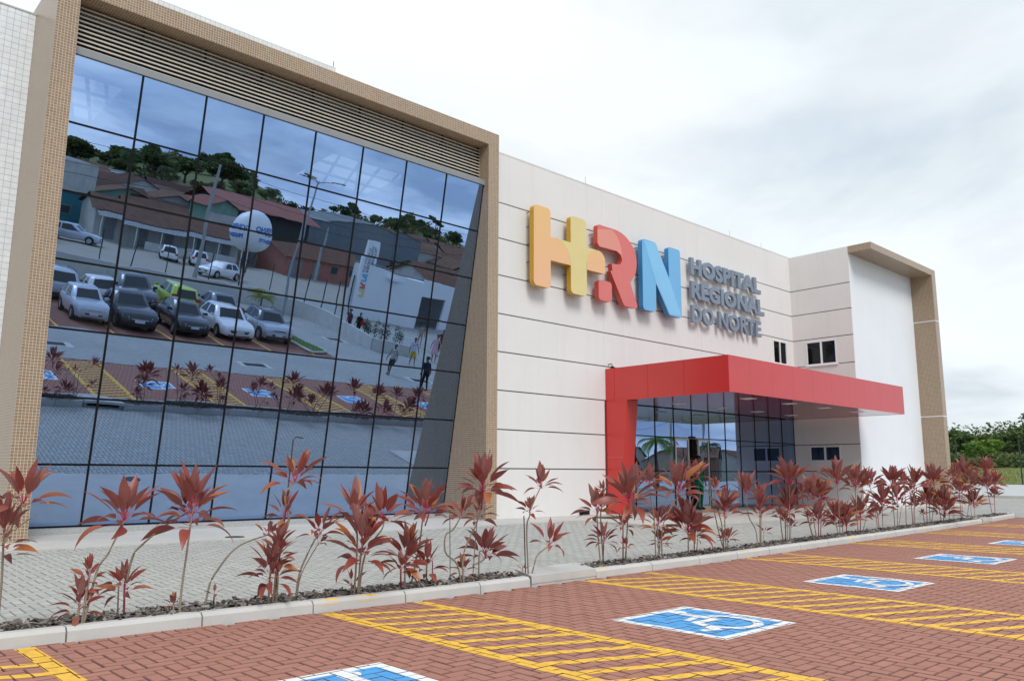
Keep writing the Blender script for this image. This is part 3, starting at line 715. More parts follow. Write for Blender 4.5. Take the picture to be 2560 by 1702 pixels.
def window_y(y0, y1, z0, z1, x, blind=False):
    m = MB(); f = 0.05; ym = (y0+y1)/2
    for b in ((y0, y1, z0, z0+f), (y0, y1, z1-f, z1), (y0, y0+f, z0+f, z1-f), (y1-f, y1, z0+f, z1-f), (ym-0.035, ym+0.035, z0+f, z1-f)): m.box(x-0.012, x+0.06, b[0], b[1], b[2], b[3])
    w = hp(m, 'window', M_winframe)
    for p0, p1 in ((y0+f, ym-0.035), (ym+0.035, y1-f)):
        m = MB(); m.box(x+0.02, x+0.026, p0, p1, z0+f, z1-f); hp(m, 'pane', M_winglass, w)
    m = MB(); m.box(x-0.05, x+0.02, y0-0.04, y1+0.04, z0-0.05, z0-0.002); hp(m, 'sill', M_winframe, w)
    m = MB(); m.box(x+0.065, x+0.09, y0, y1, z0, z1); hp(m, 'room_void', M_dark, w)
    if blind:
        m = MB(); m.box(x+0.04, x+0.055, y0+f, y1-f, z0+f+0.03, z0+f+0.20); hp(m, 'notice_banner', simple('pale_banner', (0.72, 0.70, 0.64), 0.7, 0.1), w)
        for q, (yy, cc) in enumerate(((13.80, (0.55, 0.22, 0.06)), (13.97, (0.05, 0.13, 0.30)), (14.5, (0.55, 0.30, 0.12)))):
            m = MB(); m.box(x+0.036, x+0.04, yy-0.045, yy+0.045, z0+f+0.08, z0+f+0.16); hp(m, 'banner_mark', simple('banner_mark_%d' % q, cc, 0.7), w)
        m = MB(); m.box(x+0.03, x+0.06, y0+f, y1-f, z0+f, z0+f+0.03); hp(m, 'desk_edge', simple('green_edge', (0.10, 0.22, 0.12), 0.5), w)
window_x(*WIN1, YW); window_y(*WIN2, XE, True); window_y(*WIN3, XE)
# tower: white wall in a mosaic frame
mb = MB(); mb.box(XE+0.05, XE2, YB-0.002, YB+0.35, 0.05, ZFAS); hp(mb, 'white_tower_wall', M_white)
mb = MB(); mb.box(XE, XT, YT, YB, ZFAS, ZW); mb.box(XE+0.42, XT, YB, YB+3, ZFAS, ZW-0.004); hp(mb, 'tower_hood', M_mosaic)
mb = MB(); mb.box(XE2, XT, YT, YB+10, 0.0, ZFAS); hp(mb, 'tower_pillar', M_mosaic)
for z in (7.54, 3.59): 
    mb = MB(); mb.box(XE2-0.004, XT+0.004, YT-0.004, YB+0.0, z, z+0.035); hp(mb, 'mosaic_joint_strip', M_winframe)
mb = MB(); mb.box(XR+0.02, XE, YW+0.33, 40, 0.0, ZW-0.4); mb.box(XE+0.42, XE2, YB+0.36, 40, 0, ZFAS-0.05); mb.f = mb.f; 
blk = MB(); blk.box(XR+0.32, 19.0, YW+0.33, 40, 0.0, ZW-0.3); blk.box(19.0, XE+0.0, YW+6, 40, 0.0, ZW-0.3); blk.box(XE+0.42, XE2, YB+0.36, 40, 0, ZFAS-0.05); hp(blk, 'rear_block', M_white)
blk = MB(); blk.box(19.0, XE+0.4, YW+0.32, YW+6, 3.62, 3.75); hp(blk, 'lobby_ceiling', M_intwall)
blk = MB(); blk.box(19.0, XE+0.4, YW+0.2, YW+6, 0.02, FLOOR-0.004); hp(blk, 'lobby_floor', simple('lobby_floor_tile', (0.30, 0.30, 0.29), 0.3, 0.1))

# entrance glazing below the canopy
YG = 15.40
vx = [18.4, 19.42, 20.42, 21.40, 22.40, 23.39, 24.38, 25.33, 26.33, 27.33, 28.27, 29.2]
hz = [FLOOR, 1.335, 2.40, 3.36]
mb = MB()
for x in vx: mb.box(x-0.016, x+0.016, YG-0.01, YG+0.09, FLOOR, 3.36)
for z in (1.335, 2.40): 
    for q in range(len(vx)-1):
        if z < 2 and vx[q] in (21.40, 22.40): continue
        mb.box(vx[q]+0.016, vx[q+1]-0.016, YG-0.008, YG+0.08, z-0.016, z+0.016)
mb.box(18.4, 29.2, YG-0.012, YG+0.1, 3.36, 3.40); ent = hp(mb, 'entrance_grid', M_mull)
for q in range(len(vx)-1):
    for j in range(3):
        if vx[q] in (21.40, 22.40) and j < 2: continue
        if vx[q] == 18.4 and j == 9: continue
        A = random.uniform(-0.0008, 0.0009); N = 5; x0, x1, z0, z1 = vx[q]+0.012, vx[q+1]-0.012, hz[j]+0.012, hz[j+1]-0.012
        vs_ = [(x0+(x1-x0)*i/N, YG-A*(1-(i/N*2-1)**2)*(1-(k/N*2-1)**2)+0.004, z0+(z1-z0)*k/N) for k in range(N+1) for i in range(N+1)]
        m = MB(); m.add(vs_, [(k*(N+1)+i, k*(N+1)+i+1, (k+1)*(N+1)+i+1, (k+1)*(N+1)+i) for k in range(N) for i in range(N)]); hp(m, 'glass_pane', M_entglass, ent, smooth=True)
# sliding doors with pale frames
M_doorf = simple('pale_door_frame', (0.62, 0.60, 0.56), 0.4, 0.05)
def door(x0, x1, y):
    m = MB(); f = 0.055
    for b in ((x0, x0+f, FLOOR, 2.38), (x1-f, x1, FLOOR, 2.38), (x0+f, x1-f, 2.38-f, 2.38), (x0+f, x1-f, FLOOR, FLOOR+0.09)): m.box(b[0], b[1], y-0.03, y+0.03, b[2], b[3])
    d = hp(m, 'sliding_door', M_doorf); m = MB(); m.box(x0+f, x1-f, y-0.004, y+0.004, FLOOR+0.09, 2.38-f); hp(m, 'pane', M_entglass, d)
door(21.43, 22.18, YG+0.0); door(22.75, 23.39, YG+0.03)
mb = MB(); mb.box(21.42, 23.38, YG-0.02, YG+0.1, 2.385, 2.395); hp(mb, 'door_track', M_doorf)
mb = MB(); mb.box(22.3, 22.5, YG-0.07, YG-0.01, 2.40, 2.46); hp(mb, 'door_sensor', M_black)

# small things at the wall foot
mb = MB(); mb.box(16.72, 17.02, 15.13, 15.25, 0.13, 0.25); tag(mb.build('outlet_box', M_mull), 'small dark box on the cream wall beside the red fin', 'box')
mb = MB(); mb.prism(rounded([(15.9, 13.6), (16.95, 13.55), (17.2, 14.05), (16.1, 14.25)], 0.06), lambda x, y: (x, y, FLOOR), lambda x, y: (x, y, FLOOR+0.018)); tag(mb.build('rubber_mat', M_iron), 'dark flat mat on the apron by the red fin', 'mat')
t = thing('security_camera', 'small dark security camera above the canopy end', 'camera', (18.05, 15.2, 4.35))
m = MB(); m.tube([(18.05, 15.25, 4.42), (18.05, 15.12, 4.42), (18.05, 15.1, 4.36)], 0.014, 6); m.build('bracket', M_mull, t)
m = MB(); m.lathe([(0.001, 4.36), (0.05, 4.35), (0.06, 4.31), (0.035, 4.27), (0.001, 4.26)], 18.05, 15.1, 12); m.build('dome', M_black, t)

# ------------------------------------------------------------------ red canopy
CX0, CX1, CY, CT, CBZ = 17.9, 28.93, 11.13, 4.27, 3.317
def red_panel(name, col, rough=0.28):
    b = NB(name); n = b.noise(b.coord('Object'), 0.8, 4)
    c = b.ramp(n, [(0.3, tuple(x*0.93 for x in col)), (0.7, col)])
    return b.pbr(c, rough, None, 0, 0.6, 0.35, **{'Coat Roughness': 0.18})
M_red = red_panel('red_composite_panel', (0.58, 0.024, 0.018))
M_redjoint = simple('panel_joint', (0.62, 0.20, 0.17), 0.6, 0.05)
can = thing('entrance_canopy', 'red composite panel entrance canopy on a slanted fin', 'canopy', (23.4, 13.2, 0))
mb = MB(); mb.box(CX0+0.02, CX1-0.02, CY+0.02, YW-0.002, CBZ+0.03, CT-0.02); mb.build('core', M_redjoint, can)
g = 0.004
sy_ = [CY, 12.5, 13.71, 14.91, YW]
for k in range(4):
    m = MB(); m.box(CX0, CX0+0.02, sy_[k]+(g if k else 0), sy_[k+1]-g, CBZ, CT); m.build('side_panel', M_red, can)
m = MB(); m.box(CX1-0.02, CX1, CY, YW-0.01, CBZ, CT); m.build('side_panel', M_red, can)
nx = [CX0+0.02, 18.92, 20.07, 21.22, 22.38, 23.55, 24.71, 25.85, 27.0, 28.15, CX1-0.02]
for k in range(10):
    m = MB(); m.box(nx[k]+(0.001 if k == 0 else g*0.5), nx[k+1]-g*0.5, CY, CY+0.02, CBZ, CT); m.build('front_panel', M_red, can)
m = MB(); m.box(CX0+0.02, CX1-0.02, CY+0.02, YW-0.02, CT-0.02, CT); m.build('top_sheet', simple('dull_red_roof_sheet', (0.30, 0.05, 0.045), 0.8, 0.2, 2), can)
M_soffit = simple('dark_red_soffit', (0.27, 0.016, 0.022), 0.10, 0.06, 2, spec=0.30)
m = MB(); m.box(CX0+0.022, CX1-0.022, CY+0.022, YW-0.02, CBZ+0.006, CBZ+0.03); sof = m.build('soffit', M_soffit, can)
M_lamp = simple('white_light_panel', (0.85, 0.85, 0.83), 0.4, 0.02)
for lx in (20.0, 22.3, 24.5, 26.8):
    for ly in (11.85, 14.2):
        m = MB(); m.box(lx-0.17, lx+0.17, ly-0.17, ly+0.17, CBZ-0.004, CBZ+0.005); m.build('ceiling_light', M_lamp, sof)
# slanted fin: deep at the top, shallower at the base
fin = [(YW-0.002, 0.10), (14.77, 0.10), (14.46, 3.316), (YW-0.002, 3.316)]
m = MB(); m.prism(fin[::-1], lambda y, z: (CX0+0.0, y, z), lambda y, z: (CX0+0.5, y, z)); fo = m.build('slanted_fin', M_red, can)
m = MB(); m.box(CX0-0.003, CX0+0.0, 14.58, YW-0.004, 1.71, 1.717); m.build('fin_joint', M_redjoint, fo)

# ------------------------------------------------------------------ raised sign
sign = thing('hospital_sign', 'raised colourful HRN letters with grey hospital name on the cream wall', 'sign', (20, 15.1, 6.2))
def gold(name, col, rough=0.35): 
    b = NB(name); return b.pbr(b.ramp(b.noise(b.coord('Object'), 1.2, 3), [(0.3, tuple(x*0.94 for x in col)), (0.7, col)]), rough, None, 0, 0.5, 0.15)
def grad(name, ca, cb, z0, z1, rough=0.4):
    b = NB(name); s_ = b.n('ShaderNodeSeparateXYZ'); b.l(b.pos(), s_.inputs[0])
    mr = b.n('ShaderNodeMapRange'); b.l(s_.outputs['Z'], mr.inputs[0]); mr.inputs[1].default_value = z0; mr.inputs[2].default_value = z1
    return b.pbr(b.ramp(mr.outputs[0], [(0, ca), (1, cb)]), rough, None, 0, 0.5, 0.1)
Mg_side = gold('amber_return', (0.58, 0.31, 0.015)); Mr_side = gold('red_return', (0.56, 0.075, 0.05)); Mb_side = gold('blue_return', (0.035, 0.23, 0.50))
Mg1 = grad('peach_face', (0.80, 0.45, 0.25), (0.78, 0.48, 0.19), 6.2, 8.45); Mg2 = gold('sand_yellow_face', (0.72, 0.60, 0.25), 0.4)
Mr1 = gold('coral_red_face', (0.68, 0.165, 0.145), 0.4); Mr2 = gold('light_coral_face', (0.74, 0.28, 0.21), 0.4)
Mb1 = gold('sky_blue_face', (0.16, 0.45, 0.74), 0.4); Mb2 = gold('light_blue_face', (0.23, 0.54, 0.81), 0.4)
Y0, Y1 = 14.90, 15.065
def letter(name, pieces, parent=sign, y0=Y0, y1=Y1):
    """pieces: (polygon, face material, side material); the first is the letter, the others its pieces"""
    first = None
    for k, (poly, fm, smat) in enumerate(pieces):
        poly = ccw(poly); m = MB(); m.prism(poly, lambda x, z: (x, y0, z), lambda x, z: (x, y1, z), 0, 1)
        o = m.build(name if first is None else 'letter_piece', [smat, fm], first or parent)
        if first is None: first = o
    return first
def arc(cx, cz, r, a0, a1, n=10, rz=None): return [(cx+r*math.cos(R(a0+(a1-a0)*k/n)), cz+(rz or r)*math.sin(R(a0+(a1-a0)*k/n))) for k in range(n+1)]
zb, zt = 6.21, 8.46
def rnd_poly(pts): return rounded([p[:2] for p in pts], {k: (p[2] if len(p) > 2 else 0) for k, p in enumerate(pts)})
hl = rnd_poly([(14.63, zb, 0.15), (15.28, zb, 0.13), (15.28, 7.0), (16.083, 7.0)]+arc(15.45, 7.0, 0.63, 2, 88, 8, 0.665)+[(15.28, 7.665), (15.28, zt, 0.14), (14.63, zt, 0.15)])
hr = rnd_poly([(16.088, zb, 0.15), (16.755, zb, 0.13), (16.755, 6.995), (16.76, 7.22)]+arc(17.2, 7.22, 0.43, 178, 95, 6)+[(17.14, 7.66), (16.755, 7.66), (16.755, zt, 0.15), (16.088, zt, 0.13), (16.088, 7.668), (15.50, 7.668)]+arc(15.45, 7.0, 0.634, 85, 2, 8, 0.668))
ha = rnd_poly([(16.765, 7.0), (17.57, 7.0, 0.1), (17.57, 7.36)]+arc(17.27, 7.36, 0.30, 0, 88, 6)+arc(17.2, 7.22, 0.43, 95, 176, 6))
letter('letter', [(hl, Mg1, Mg_side), (hr, Mg2, Mg_side), (ha, Mg1, Mg_side)])['label'] = 'peach and yellow letter H ending in a plus arm'
rr = rounded([(17.23, zt), (18.05, zt)], {}) + arc(18.02, 7.62, 1.03, 84, 0, 12, 0.84) + arc(18.02, 7.62, 1.03, -6, -48, 6, 0.9) + rounded([(18.71, 6.89), (19.08, 6.2), (18.41, 6.18), (17.76, 7.2)], {1: 0.12, 2: 0.1, 3: 0.14})[1:] + [(17.86, 7.38), (18.1, 7.40)] + arc(18.14, 7.61, 0.21, -80, 80, 8) + [(18.1, 7.80), (17.33, 7.79)] 
rr = rounded(rr[:], {0: 0.12}); rr = rr[:-1]+[(17.31, 7.79), (17.23, 7.88)]
rsw = [(17.24, 8.30), (17.24, 7.9), (17.33, 7.80), (18.1, 7.81), (18.30, 7.72), (18.345, 7.60)] + arc(17.75, 7.62, 0.60, 5, 78, 8, 0.82)
rd = rounded([(17.26, 6.2), (17.85, 6.2), (17.85, 6.8), (17.26, 6.8)], 0.13)
rl = letter('letter', [(rr, Mr1, Mr_side), (rd, Mr1, Mr_side)]); rl['label'] = 'coral red letter R with a separate square foot'
m = MB(); m.prism(ccw(rsw), lambda x, z: (x, Y0-0.004, z), lambda x, z: (x, Y0, z)); m.build('letter_swoosh', Mr2, rl)
nn = rounded([(19.32, zb), (19.98, zb), (20.0, 7.13), (20.66, zb), (21.33, zb), (21.33, zt), (20.69, zt), (20.69, 7.42), (20.02, zt), (19.34, zt)], {0: 0.14, 1: 0.12, 4: 0.06, 3: 0.05, 5: 0.12, 6: 0.12, 8: 0.1, 9: 0.14})
nl = letter('letter', [(nn, Mb1, Mb_side)]); nl['label'] = 'sky blue letter N'
band_ = [(19.42, 8.42), (20.0, 8.45), (20.69, 7.40), (21.30, 6.26), (20.70, 6.24), (20.0, 7.15)]
m = MB(); m.prism(ccw(band_), lambda x, z: (x, Y0-0.004, z), lambda x, z: (x, Y0, z)); m.build('letter_band', Mb2, nl)
# stand-off pins
M_pin = simple('steel_pin', (0.10, 0.10, 0.10), 0.4, 0.1, metal=0.6)
for px, pz in [(14.75, z_) for z_ in (6.4, 6.9, 7.4, 7.9, 8.3)]+[(16.2, 6.4), (16.2, 6.8), (17.3, 8.2), (17.3, 7.9), (17.35, 6.3), (17.7, 6.3), (19.4, 6.4), (19.4, 7.2), (19.4, 8.2), (20.8, 8.2), (20.8, 6.4), (18.5, 6.3), (17.0, 7.1)]:
    m = MB(); m.tube([(px-0.05, 15.06, pz), (px-0.05, 15.25, pz)], 0.012, 5); m.build('pin', M_pin, sign)
# the three grey text rows
M_txt = gold('slate_grey_letter', (0.20, 0.25, 0.315), 0.45)
def text_mesh(body, size, offset, extrude, spacing=1.0):
    cu_ = bpy.data.curves.new('txt', 'FONT'); cu_.body = body; cu_.size = size; cu_.offset = offset; cu_.extrude = extrude; cu_.space_character = spacing; cu_.resolution_u = 3
    ob = bpy.data.objects.new('txt', cu_); C.objects.link(ob); dg = bpy.context.evaluated_depsgraph_get()
    me = bpy.data.meshes.new_from_object(ob.evaluated_get(dg)); bpy.data.objects.remove(ob); bpy.data.curves.remove(cu_); return me
def islands(me):
    bm = bmesh.new(); bm.from_mesh(me); bmesh.ops.remove_doubles(bm, verts=bm.verts, dist=1e-5); bm.verts.ensure_lookup_table(); seen = set(); res = []
    for v in bm.verts:
        if v.index in seen: continue
        st = [v]; grp = []; seen.add(v.index)
        while st:
            q = st.pop(); grp.append(q)
            for e in q.link_edges:
                w = e.other_vert(q)
                if w.index not in seen: seen.add(w.index); st.append(w)
        ids = {q.index: i for i, q in enumerate(grp)}; fs = {f for q in grp for f in q.link_faces}
        res.append(([tuple(q.co) for q in grp], [tuple(ids[x.index] for x in f.verts) for f in fs]))
    bm.free(); return res
def wall_text(body, x0, x1, z0, z1, y0, depth, mat, parent, off, spacing):
    me = text_mesh(body, 1.0, off, 0.5, spacing); isl = islands(me); allv = [p for v, f in isl for p in v]
    ax0, ax1 = min(p[0] for p in allv), max(p[0] for p in allv)
    flat = [v for v, f in isl]; az0 = min(min(p[1] for p in v) for v in flat); az1 = max(max(p[1] for p in v) for v in flat)
    for v, f in sorted(isl, key=lambda t: min(p[0] for p in t[0])):
        m = MB(); m.add([(x0+(p[0]-ax0)/(ax1-ax0)*(x1-x0), y0+(0.5-p[2])*depth, z0+(p[1]-az0)/(az1-az0)*(z1-z0)) for p in v], f)
        m.build('letter', mat, parent)
wall_text('HOSPITAL', 22.10, 26.56, 7.81, 8.41, 15.02, 0.10, M_txt, sign, 0.05, 1.06)
wall_text('REGIONAL', 22.10, 26.74, 7.01, 7.605, 15.02, 0.10, M_txt, sign, 0.05, 1.06)
wall_text('DO NORTE', 22.10, 26.47, 6.19, 6.785, 15.02, 0.10, M_txt, sign, 0.028, 1.04)
# ------------------------------------------------------------------ cars
def paint(name, col, metal=0.0):
    b = NB(name); return b.pbr(b.ramp(b.noise(b.coord('Object'), 2.0, 3), [(0.3, tuple(x*0.93 for x in col)), (0.7, col)]), 0.35, None, metal, 0.5, 0.8, **{'Coat Roughness': 0.05})
M_carglass = NB('car_glass'); M_carglass = M_carglass.pbr((0.012, 0.014, 0.017), 0.06, None, 0, 0.7)
M_tyre = simple('tyre_rubber', (0.02, 0.02, 0.02), 0.9, 0.2); M_rim = simple('alloy_rim', (0.45, 0.45, 0.46), 0.35, 0.1, metal=0.7)
M_headl = simple('headlight_lens', (0.42, 0.45, 0.48), 0.08, 0.3, 12); M_taill = simple('taillight_lens', (0.40, 0.02, 0.015), 0.15, 0.1)
M_plate = simple('number_plate', (0.62, 0.66, 0.72), 0.5, 0.1); M_trim = simple('black_plastic_trim', (0.02, 0.02, 0.021), 0.6, 0.1)
def loft(mb, rings, m=0, close=True, caps=True):
    n = len(rings[0]); vs_ = [p for r_ in rings for p in r_]; fs = []
    for i in range(len(rings)-1):
        for k in range(n if close else n-1): fs.append((i*n+k, i*n+(k+1) % n, (i+1)*n+(k+1) % n, (i+1)*n+k))
    if caps: fs.append(tuple(reversed(range(n)))); fs.append(tuple((len(rings)-1)*n+k for k in range(n)))
    mb.add(vs_, fs, m)
def make_car(name, label, loc, rz, body, L=3.9, W=1.66, H=1.48, kind='hatch', group=None, belt=0.92, hood=0.80, cladding=False, roofcol=None, rails=False):
    t = thing(name, label, 'car', loc, rz, group); WLOC[t.name] = (0, 0, 0)
    hw = W/2; f, b_ = L/2, -L/2
    if kind == 'hatch': cowl, rf, rr_, rb = 0.17*L, 0.03*L, -0.40*L, -0.485*L
    elif kind == 'suv': cowl, rf, rr_, rb = 0.20*L, 0.07*L, -0.43*L, -0.485*L
    else: cowl, rf, rr_, rb = 0.16*L, 0.02*L, -0.26*L, -0.385*L
    tail = belt if kind != 'sedan' else belt+0.02
    st = [(b_, 0.40, tail-0.16, 0.80), (b_+0.05, 0.30, tail-0.05, 0.90), (b_+0.22, 0.24, tail, 0.97), (rb+0.45, 0.22, belt, 1.0), (0, 0.22, belt, 1.0), (cowl-0.1, 0.22, belt, 1.0), (cowl+0.12, 0.22, belt-0.02, 0.99),
          (0.34*L, 0.22, (belt*0.45+hood*0.55), 0.975), (f-0.22, 0.22, hood-0.03, 0.94), (f-0.07, 0.24, hood-0.11, 0.87), (f, 0.33, hood-0.24, 0.78)]
    rings = []
    for y, zb_, zt_, ws in st:
        w = hw*ws; h = zt_-zb_
        half = [(w*0.80, zb_), (w*0.95, zb_+0.06), (w*0.985, zb_+h*0.3), (w, zb_+h*0.55), (w*0.975, zb_+h*0.85), (w*0.90, zt_), (w*0.45, zt_+0.025)]
        rings.append([(x, y, z) for x, z in half]+[(0, y, zt_+0.035)]+[(-x, y, z) for x, z in reversed(half)]+[(0, y, zb_)])
    mb = MB(); loft(mb, rings)
    def ring(yf, yb, w, z, ym):
        h = [(0, yf), (w*0.74, yf-0.03), (w*0.93, yf-0.10), (w, yf-0.30), (w, ym+0.05), (w, ym-0.05), (w, yb+0.36), (w*0.95, yb+0.12), (w*0.74, yb+0.02), (0, yb)]
        return [(x, y, z) for x, y in h]+[(-x, y, z) for x, y in h[-2:0:-1]]
    ymid = (rf+rr_)/2-0.05
    z0, z1, z2 = belt-0.01, H-0.10, H-0.035
    Rg = [ring(cowl, rb, hw*0.93, z0, ymid), ring(rf+0.03, rr_-0.02 if kind != 'suv' else rr_-0.03, hw*0.745, z1, ymid), ring(rf-0.10, rr_+0.06, hw*0.68, z2, ymid)]
    n = len(Rg[0]); glass = {'windscreen': (0, n-1), 'rear_window': (8, 9), 'side_window_a': (3, n-4), 'side_window_b': (5, n-6)}
    gl_idx = {i for v in glass.values() for i in v}
    vs_ = [p for r_ in Rg for p in r_]+[(0, (rf+rr_)/2, H)]; fs = []
    for i in range(2):
        for k in range(n):
            if i == 0 and k in gl_idx: continue
            fs.append((i*n+(k+1) % n, i*n+k, (i+1)*n+k, (i+1)*n+(k+1) % n))
    for k in range(n): fs.append((2*n+(k+1) % n, 2*n+k, 3*n))
    if roofcol: 
        mb.build('body', body, t, sharp=38); mb = MB()
        mb.add(vs_, fs); mb.build('roof', roofcol, t, sharp=40)
    else: mb.add(vs_, fs); mb.build('body', body, t, sharp=38)
    for nm, ks in glass.items():
        groups = [ks] if nm in ('windscreen', 'rear_window') else [(k,) for k in ks]
        for gks in groups:
            m = MB()
            for k in gks: m.add([Rg[0][(k+1) % n], Rg[0][k], Rg[1][k], Rg[1][(k+1) % n]], [(0, 1, 2, 3)])
            m.build('side_window' if 'side' in nm else nm, M_carglass, t)
    wr = 0.31 if kind != 'suv' else 0.34
    for sy in (f-0.76, b_+0.68):
        for sx in (-1, 1):
            m = MB(); x0 = sx*(hw-0.20); x1 = sx*(hw+0.012)
            ang = [2*math.pi*k/18 for k in range(18)]
            loft(m, [[(x, sy+r_*math.cos(a_), wr+r_*math.sin(a_)) for a_ in ang] for x, r_ in ((x0, wr), (x1-sx*0.03, wr), (x1, wr*0.93), (x1, wr*0.66))], caps=False); w = m.build('wheel', M_tyre, t)
            m = MB(); m.add([(x1-sx*0.012, sy+wr*0.66*math.cos(a_), wr+wr*0.66*math.sin(a_)) for a_ in ang], [tuple(range(18))]); m.build('rim', M_rim, w)
            m = MB(); loft(m, [[(x, sy+r_*math.cos(a_), wr+0.02+r_*math.sin(a_)) for a_ in ang[0:10]] for x, r_ in ((sx*(hw-0.12), wr+0.055), (sx*(hw+0.006), wr+0.055), (sx*(hw+0.006), wr+0.0))], close=False, caps=False); m.build('wheel_arch', M_trim, t)
    for sx in (-1, 1):
        m = MB(); m.prism(ccw([(sx*hw*0.50, hood-0.27), (sx*hw*0.80, hood-0.24), (sx*hw*0.87, hood-0.09), (sx*hw*0.55, hood-0.15)]), lambda x, z: (x, f+0.02-0.22*(abs(x)/hw-0.5)-max(0, z-hood+0.24)*0.45, z), lambda x, z: (x, f-0.24-0.1*(abs(x)/hw), z)); m.build('headlight', M_headl, t)
        m = MB(); m.box(min(sx*hw*0.62, sx*hw*0.93), max(sx*hw*0.62, sx*hw*0.93), b_-0.008, b_+0.16, belt-0.20 if kind != 'suv' else belt-0.12, belt-0.02 if kind != 'suv' else belt+0.06); m.build('taillight', M_taill, t)
        m = MB(); m.prism(rounded([(sx*hw*0.94, belt+0.02), (sx*(hw+0.16), belt+0.03), (sx*(hw+0.16), belt+0.16), (sx*hw*0.97, belt+0.14)][::sx], 0.04, 2), lambda x, z: (x, cowl-0.30, z), lambda x, z: (x, cowl-0.20, z)); m.build('wing_mirror', body, t, sharp=40)
    m = MB(); m.prism(rounded([(-hw*0.46, 0.42), (hw*0.46, 0.42), (hw*0.50, hood-0.21), (-hw*0.50, hood-0.21)], 0.05, 2), lambda x, z: (x, f+0.006-max(0, z-0.56)*0.25, z), lambda x, z: (x, f-0.2, z)); m.build('grille', M_trim, t)
    m = MB(); m.prism(rounded([(-hw*0.62, 0.27), (hw*0.62, 0.27), (hw*0.56, 0.36), (-hw*0.56, 0.36)], 0.03, 2), lambda x, z: (x, f-0.01, z), lambda x, z: (x, f-0.2, z)); m.build('lower_intake', M_trim, t)
    m = MB(); m.box(-0.2, 0.2, f+0.006, f+0.016, 0.43, 0.55); m.build('number_plate', M_plate, t)
    m = MB(); m.box(-0.2, 0.2, b_-0.012, b_, 0.52, 0.64); m.build('number_plate', M_plate, t)
    m = MB(); m.box(-hw*0.42, hw*0.42, f-0.005, f+0.008, hood-0.27, hood-0.22); m.build('badge_bar', M_rim if not cladding else M_trim, t)
    if cladding:
        m = MB(); m.box(-hw*0.80, hw*0.80, f-0.10, f+0.012, 0.26, 0.40); m.box(-hw*0.82, hw*0.82, b_-0.012, b_+0.12, 0.28, 0.46)
        for sx in (-1, 1): m.box(min(sx*hw*0.96, sx*(hw+0.008)), max(sx*hw*0.96, sx*(hw+0.008)), b_+1.05, f-1.15, 0.24, 0.36)
        m.build('lower_cladding', M_trim, t)
    if rails:
        m = MB()
        for sx in (-1, 1): m.tube([(sx*hw*0.66, rf-0.15, H-0.03), (sx*hw*0.66, rf-0.3, H+0.04), (sx*hw*0.66, rr_+0.3, H+0.04), (sx*hw*0.66, rr_+0.15, H-0.03)], 0.018, 5)
        m.build('roof_rails', M_trim, t)
    return t
P_silver = paint('silver_paint', (0.50, 0.55, 0.62), 0.35); P_black = paint('black_paint', (0.012, 0.013, 0.016)); P_white = paint('white_paint', (0.80, 0.81, 0.82)); P_dark = paint('graphite_paint', (0.045, 0.05, 0.06), 0.3); P_lime = paint('lime_paint', (0.50, 0.66, 0.03)); P_grey = paint('grey_paint', (0.16, 0.18, 0.21), 0.4)
cg1 = 'cars parked facing the hospital'; cg2 = 'cars parked in the second row'
make_car('parked_car', 'silver compact hatchback parked facing the mirrored glass', (10.1, -7.4, 0), 0, P_silver, 3.8, 1.64, 1.50, 'hatch', cg1, 0.98, 0.90)
make_car('parked_car', 'black hatchback with chrome grille bar between silver and black cars', (12.05, -7.3, 0), 0, P_black, 3.85, 1.66, 1.45, 'hatch', cg1)
make_car('parked_car', 'black sedan parked beside the white hatchback', (14.45, -7.1, 0), R(3), P_black, 4.15, 1.66, 1.44, 'sedan', cg1)
make_car('parked_car', 'glossy white modern hatchback facing the hospital', (16.8, -7.5, 0), R(2), P_white, 4.05, 1.75, 1.47, 'hatch', cg1, 0.93, 0.78)
make_car('parked_car', 'silver crossover with black cladding and dark roof by the lawn island', (19.2, -7.9, 0), R(4), P_silver, 3.75, 1.68, 1.50, 'suv', cg1, 0.98, 0.94, True, P_dark, True)
make_car('parked_car', 'white car with only its flank visible beside the motorcycle', (6.6, -7.4, 0), 0, P_white, 4.0, 1.7, 1.47, 'hatch', cg1)
make_car('parked_car', 'silver sport utility car with roof rails seen from behind', (9.9, -13.3, 0), R(180), P_silver, 4.4, 1.8, 1.66, 'suv', cg2, 1.05, 0.98, True, None, True)
make_car('parked_car', 'white hatchback seen from behind in the second row', (12.0, -13.6, 0), R(180), P_white, 4.0, 1.68, 1.47, 'hatch', cg2)
make_car('parked_car', 'graphite sedan parked behind the black hatchback', (13.9, -13.2, 0), R(4), P_dark, 4.3, 1.72, 1.47, 'sedan', cg2)
make_car('parked_car', 'lime green boxy hatchback seen from behind', (16.1, -13.3, 0), R(182), P_lime, 3.7, 1.68, 1.55, 'suv', cg2, 1.0, 0.94)
make_car('parked_car', 'grey sedan parked behind the white hatchback', (18.5, -13.5, 0), R(180), P_grey, 4.3, 1.72, 1.46, 'sedan', cg2)
make_car('street_car', 'white hatchback driving along the street behind the low wall', (26.6, -34.3, 0), R(-122+90+90), P_white, 4.3, 1.8, 1.48, 'hatch')
make_car('street_car', 'white hatchback parked before the shop row seen from behind', (25.6, -43.6, 0), R(196), P_white, 4.0, 1.7, 1.52, 'hatch')
make_car('street_car', 'small white car parked close behind another before the shop row', (27.6, -42.4, 0), R(196), P_white, 3.8, 1.65, 1.48, 'hatch')
make_car('street_car', 'silver wagon parked by the teal building', (17.6, -43.6, 0), R(-60), P_silver, 4.4, 1.75, 1.50, 'hatch')
make_car('street_van', 'white van with yellow and blue stripe at the street end', (14.2, -41.0, 0), R(10), P_white, 4.6, 1.9, 2.1, 'suv', None, 1.15, 1.05)

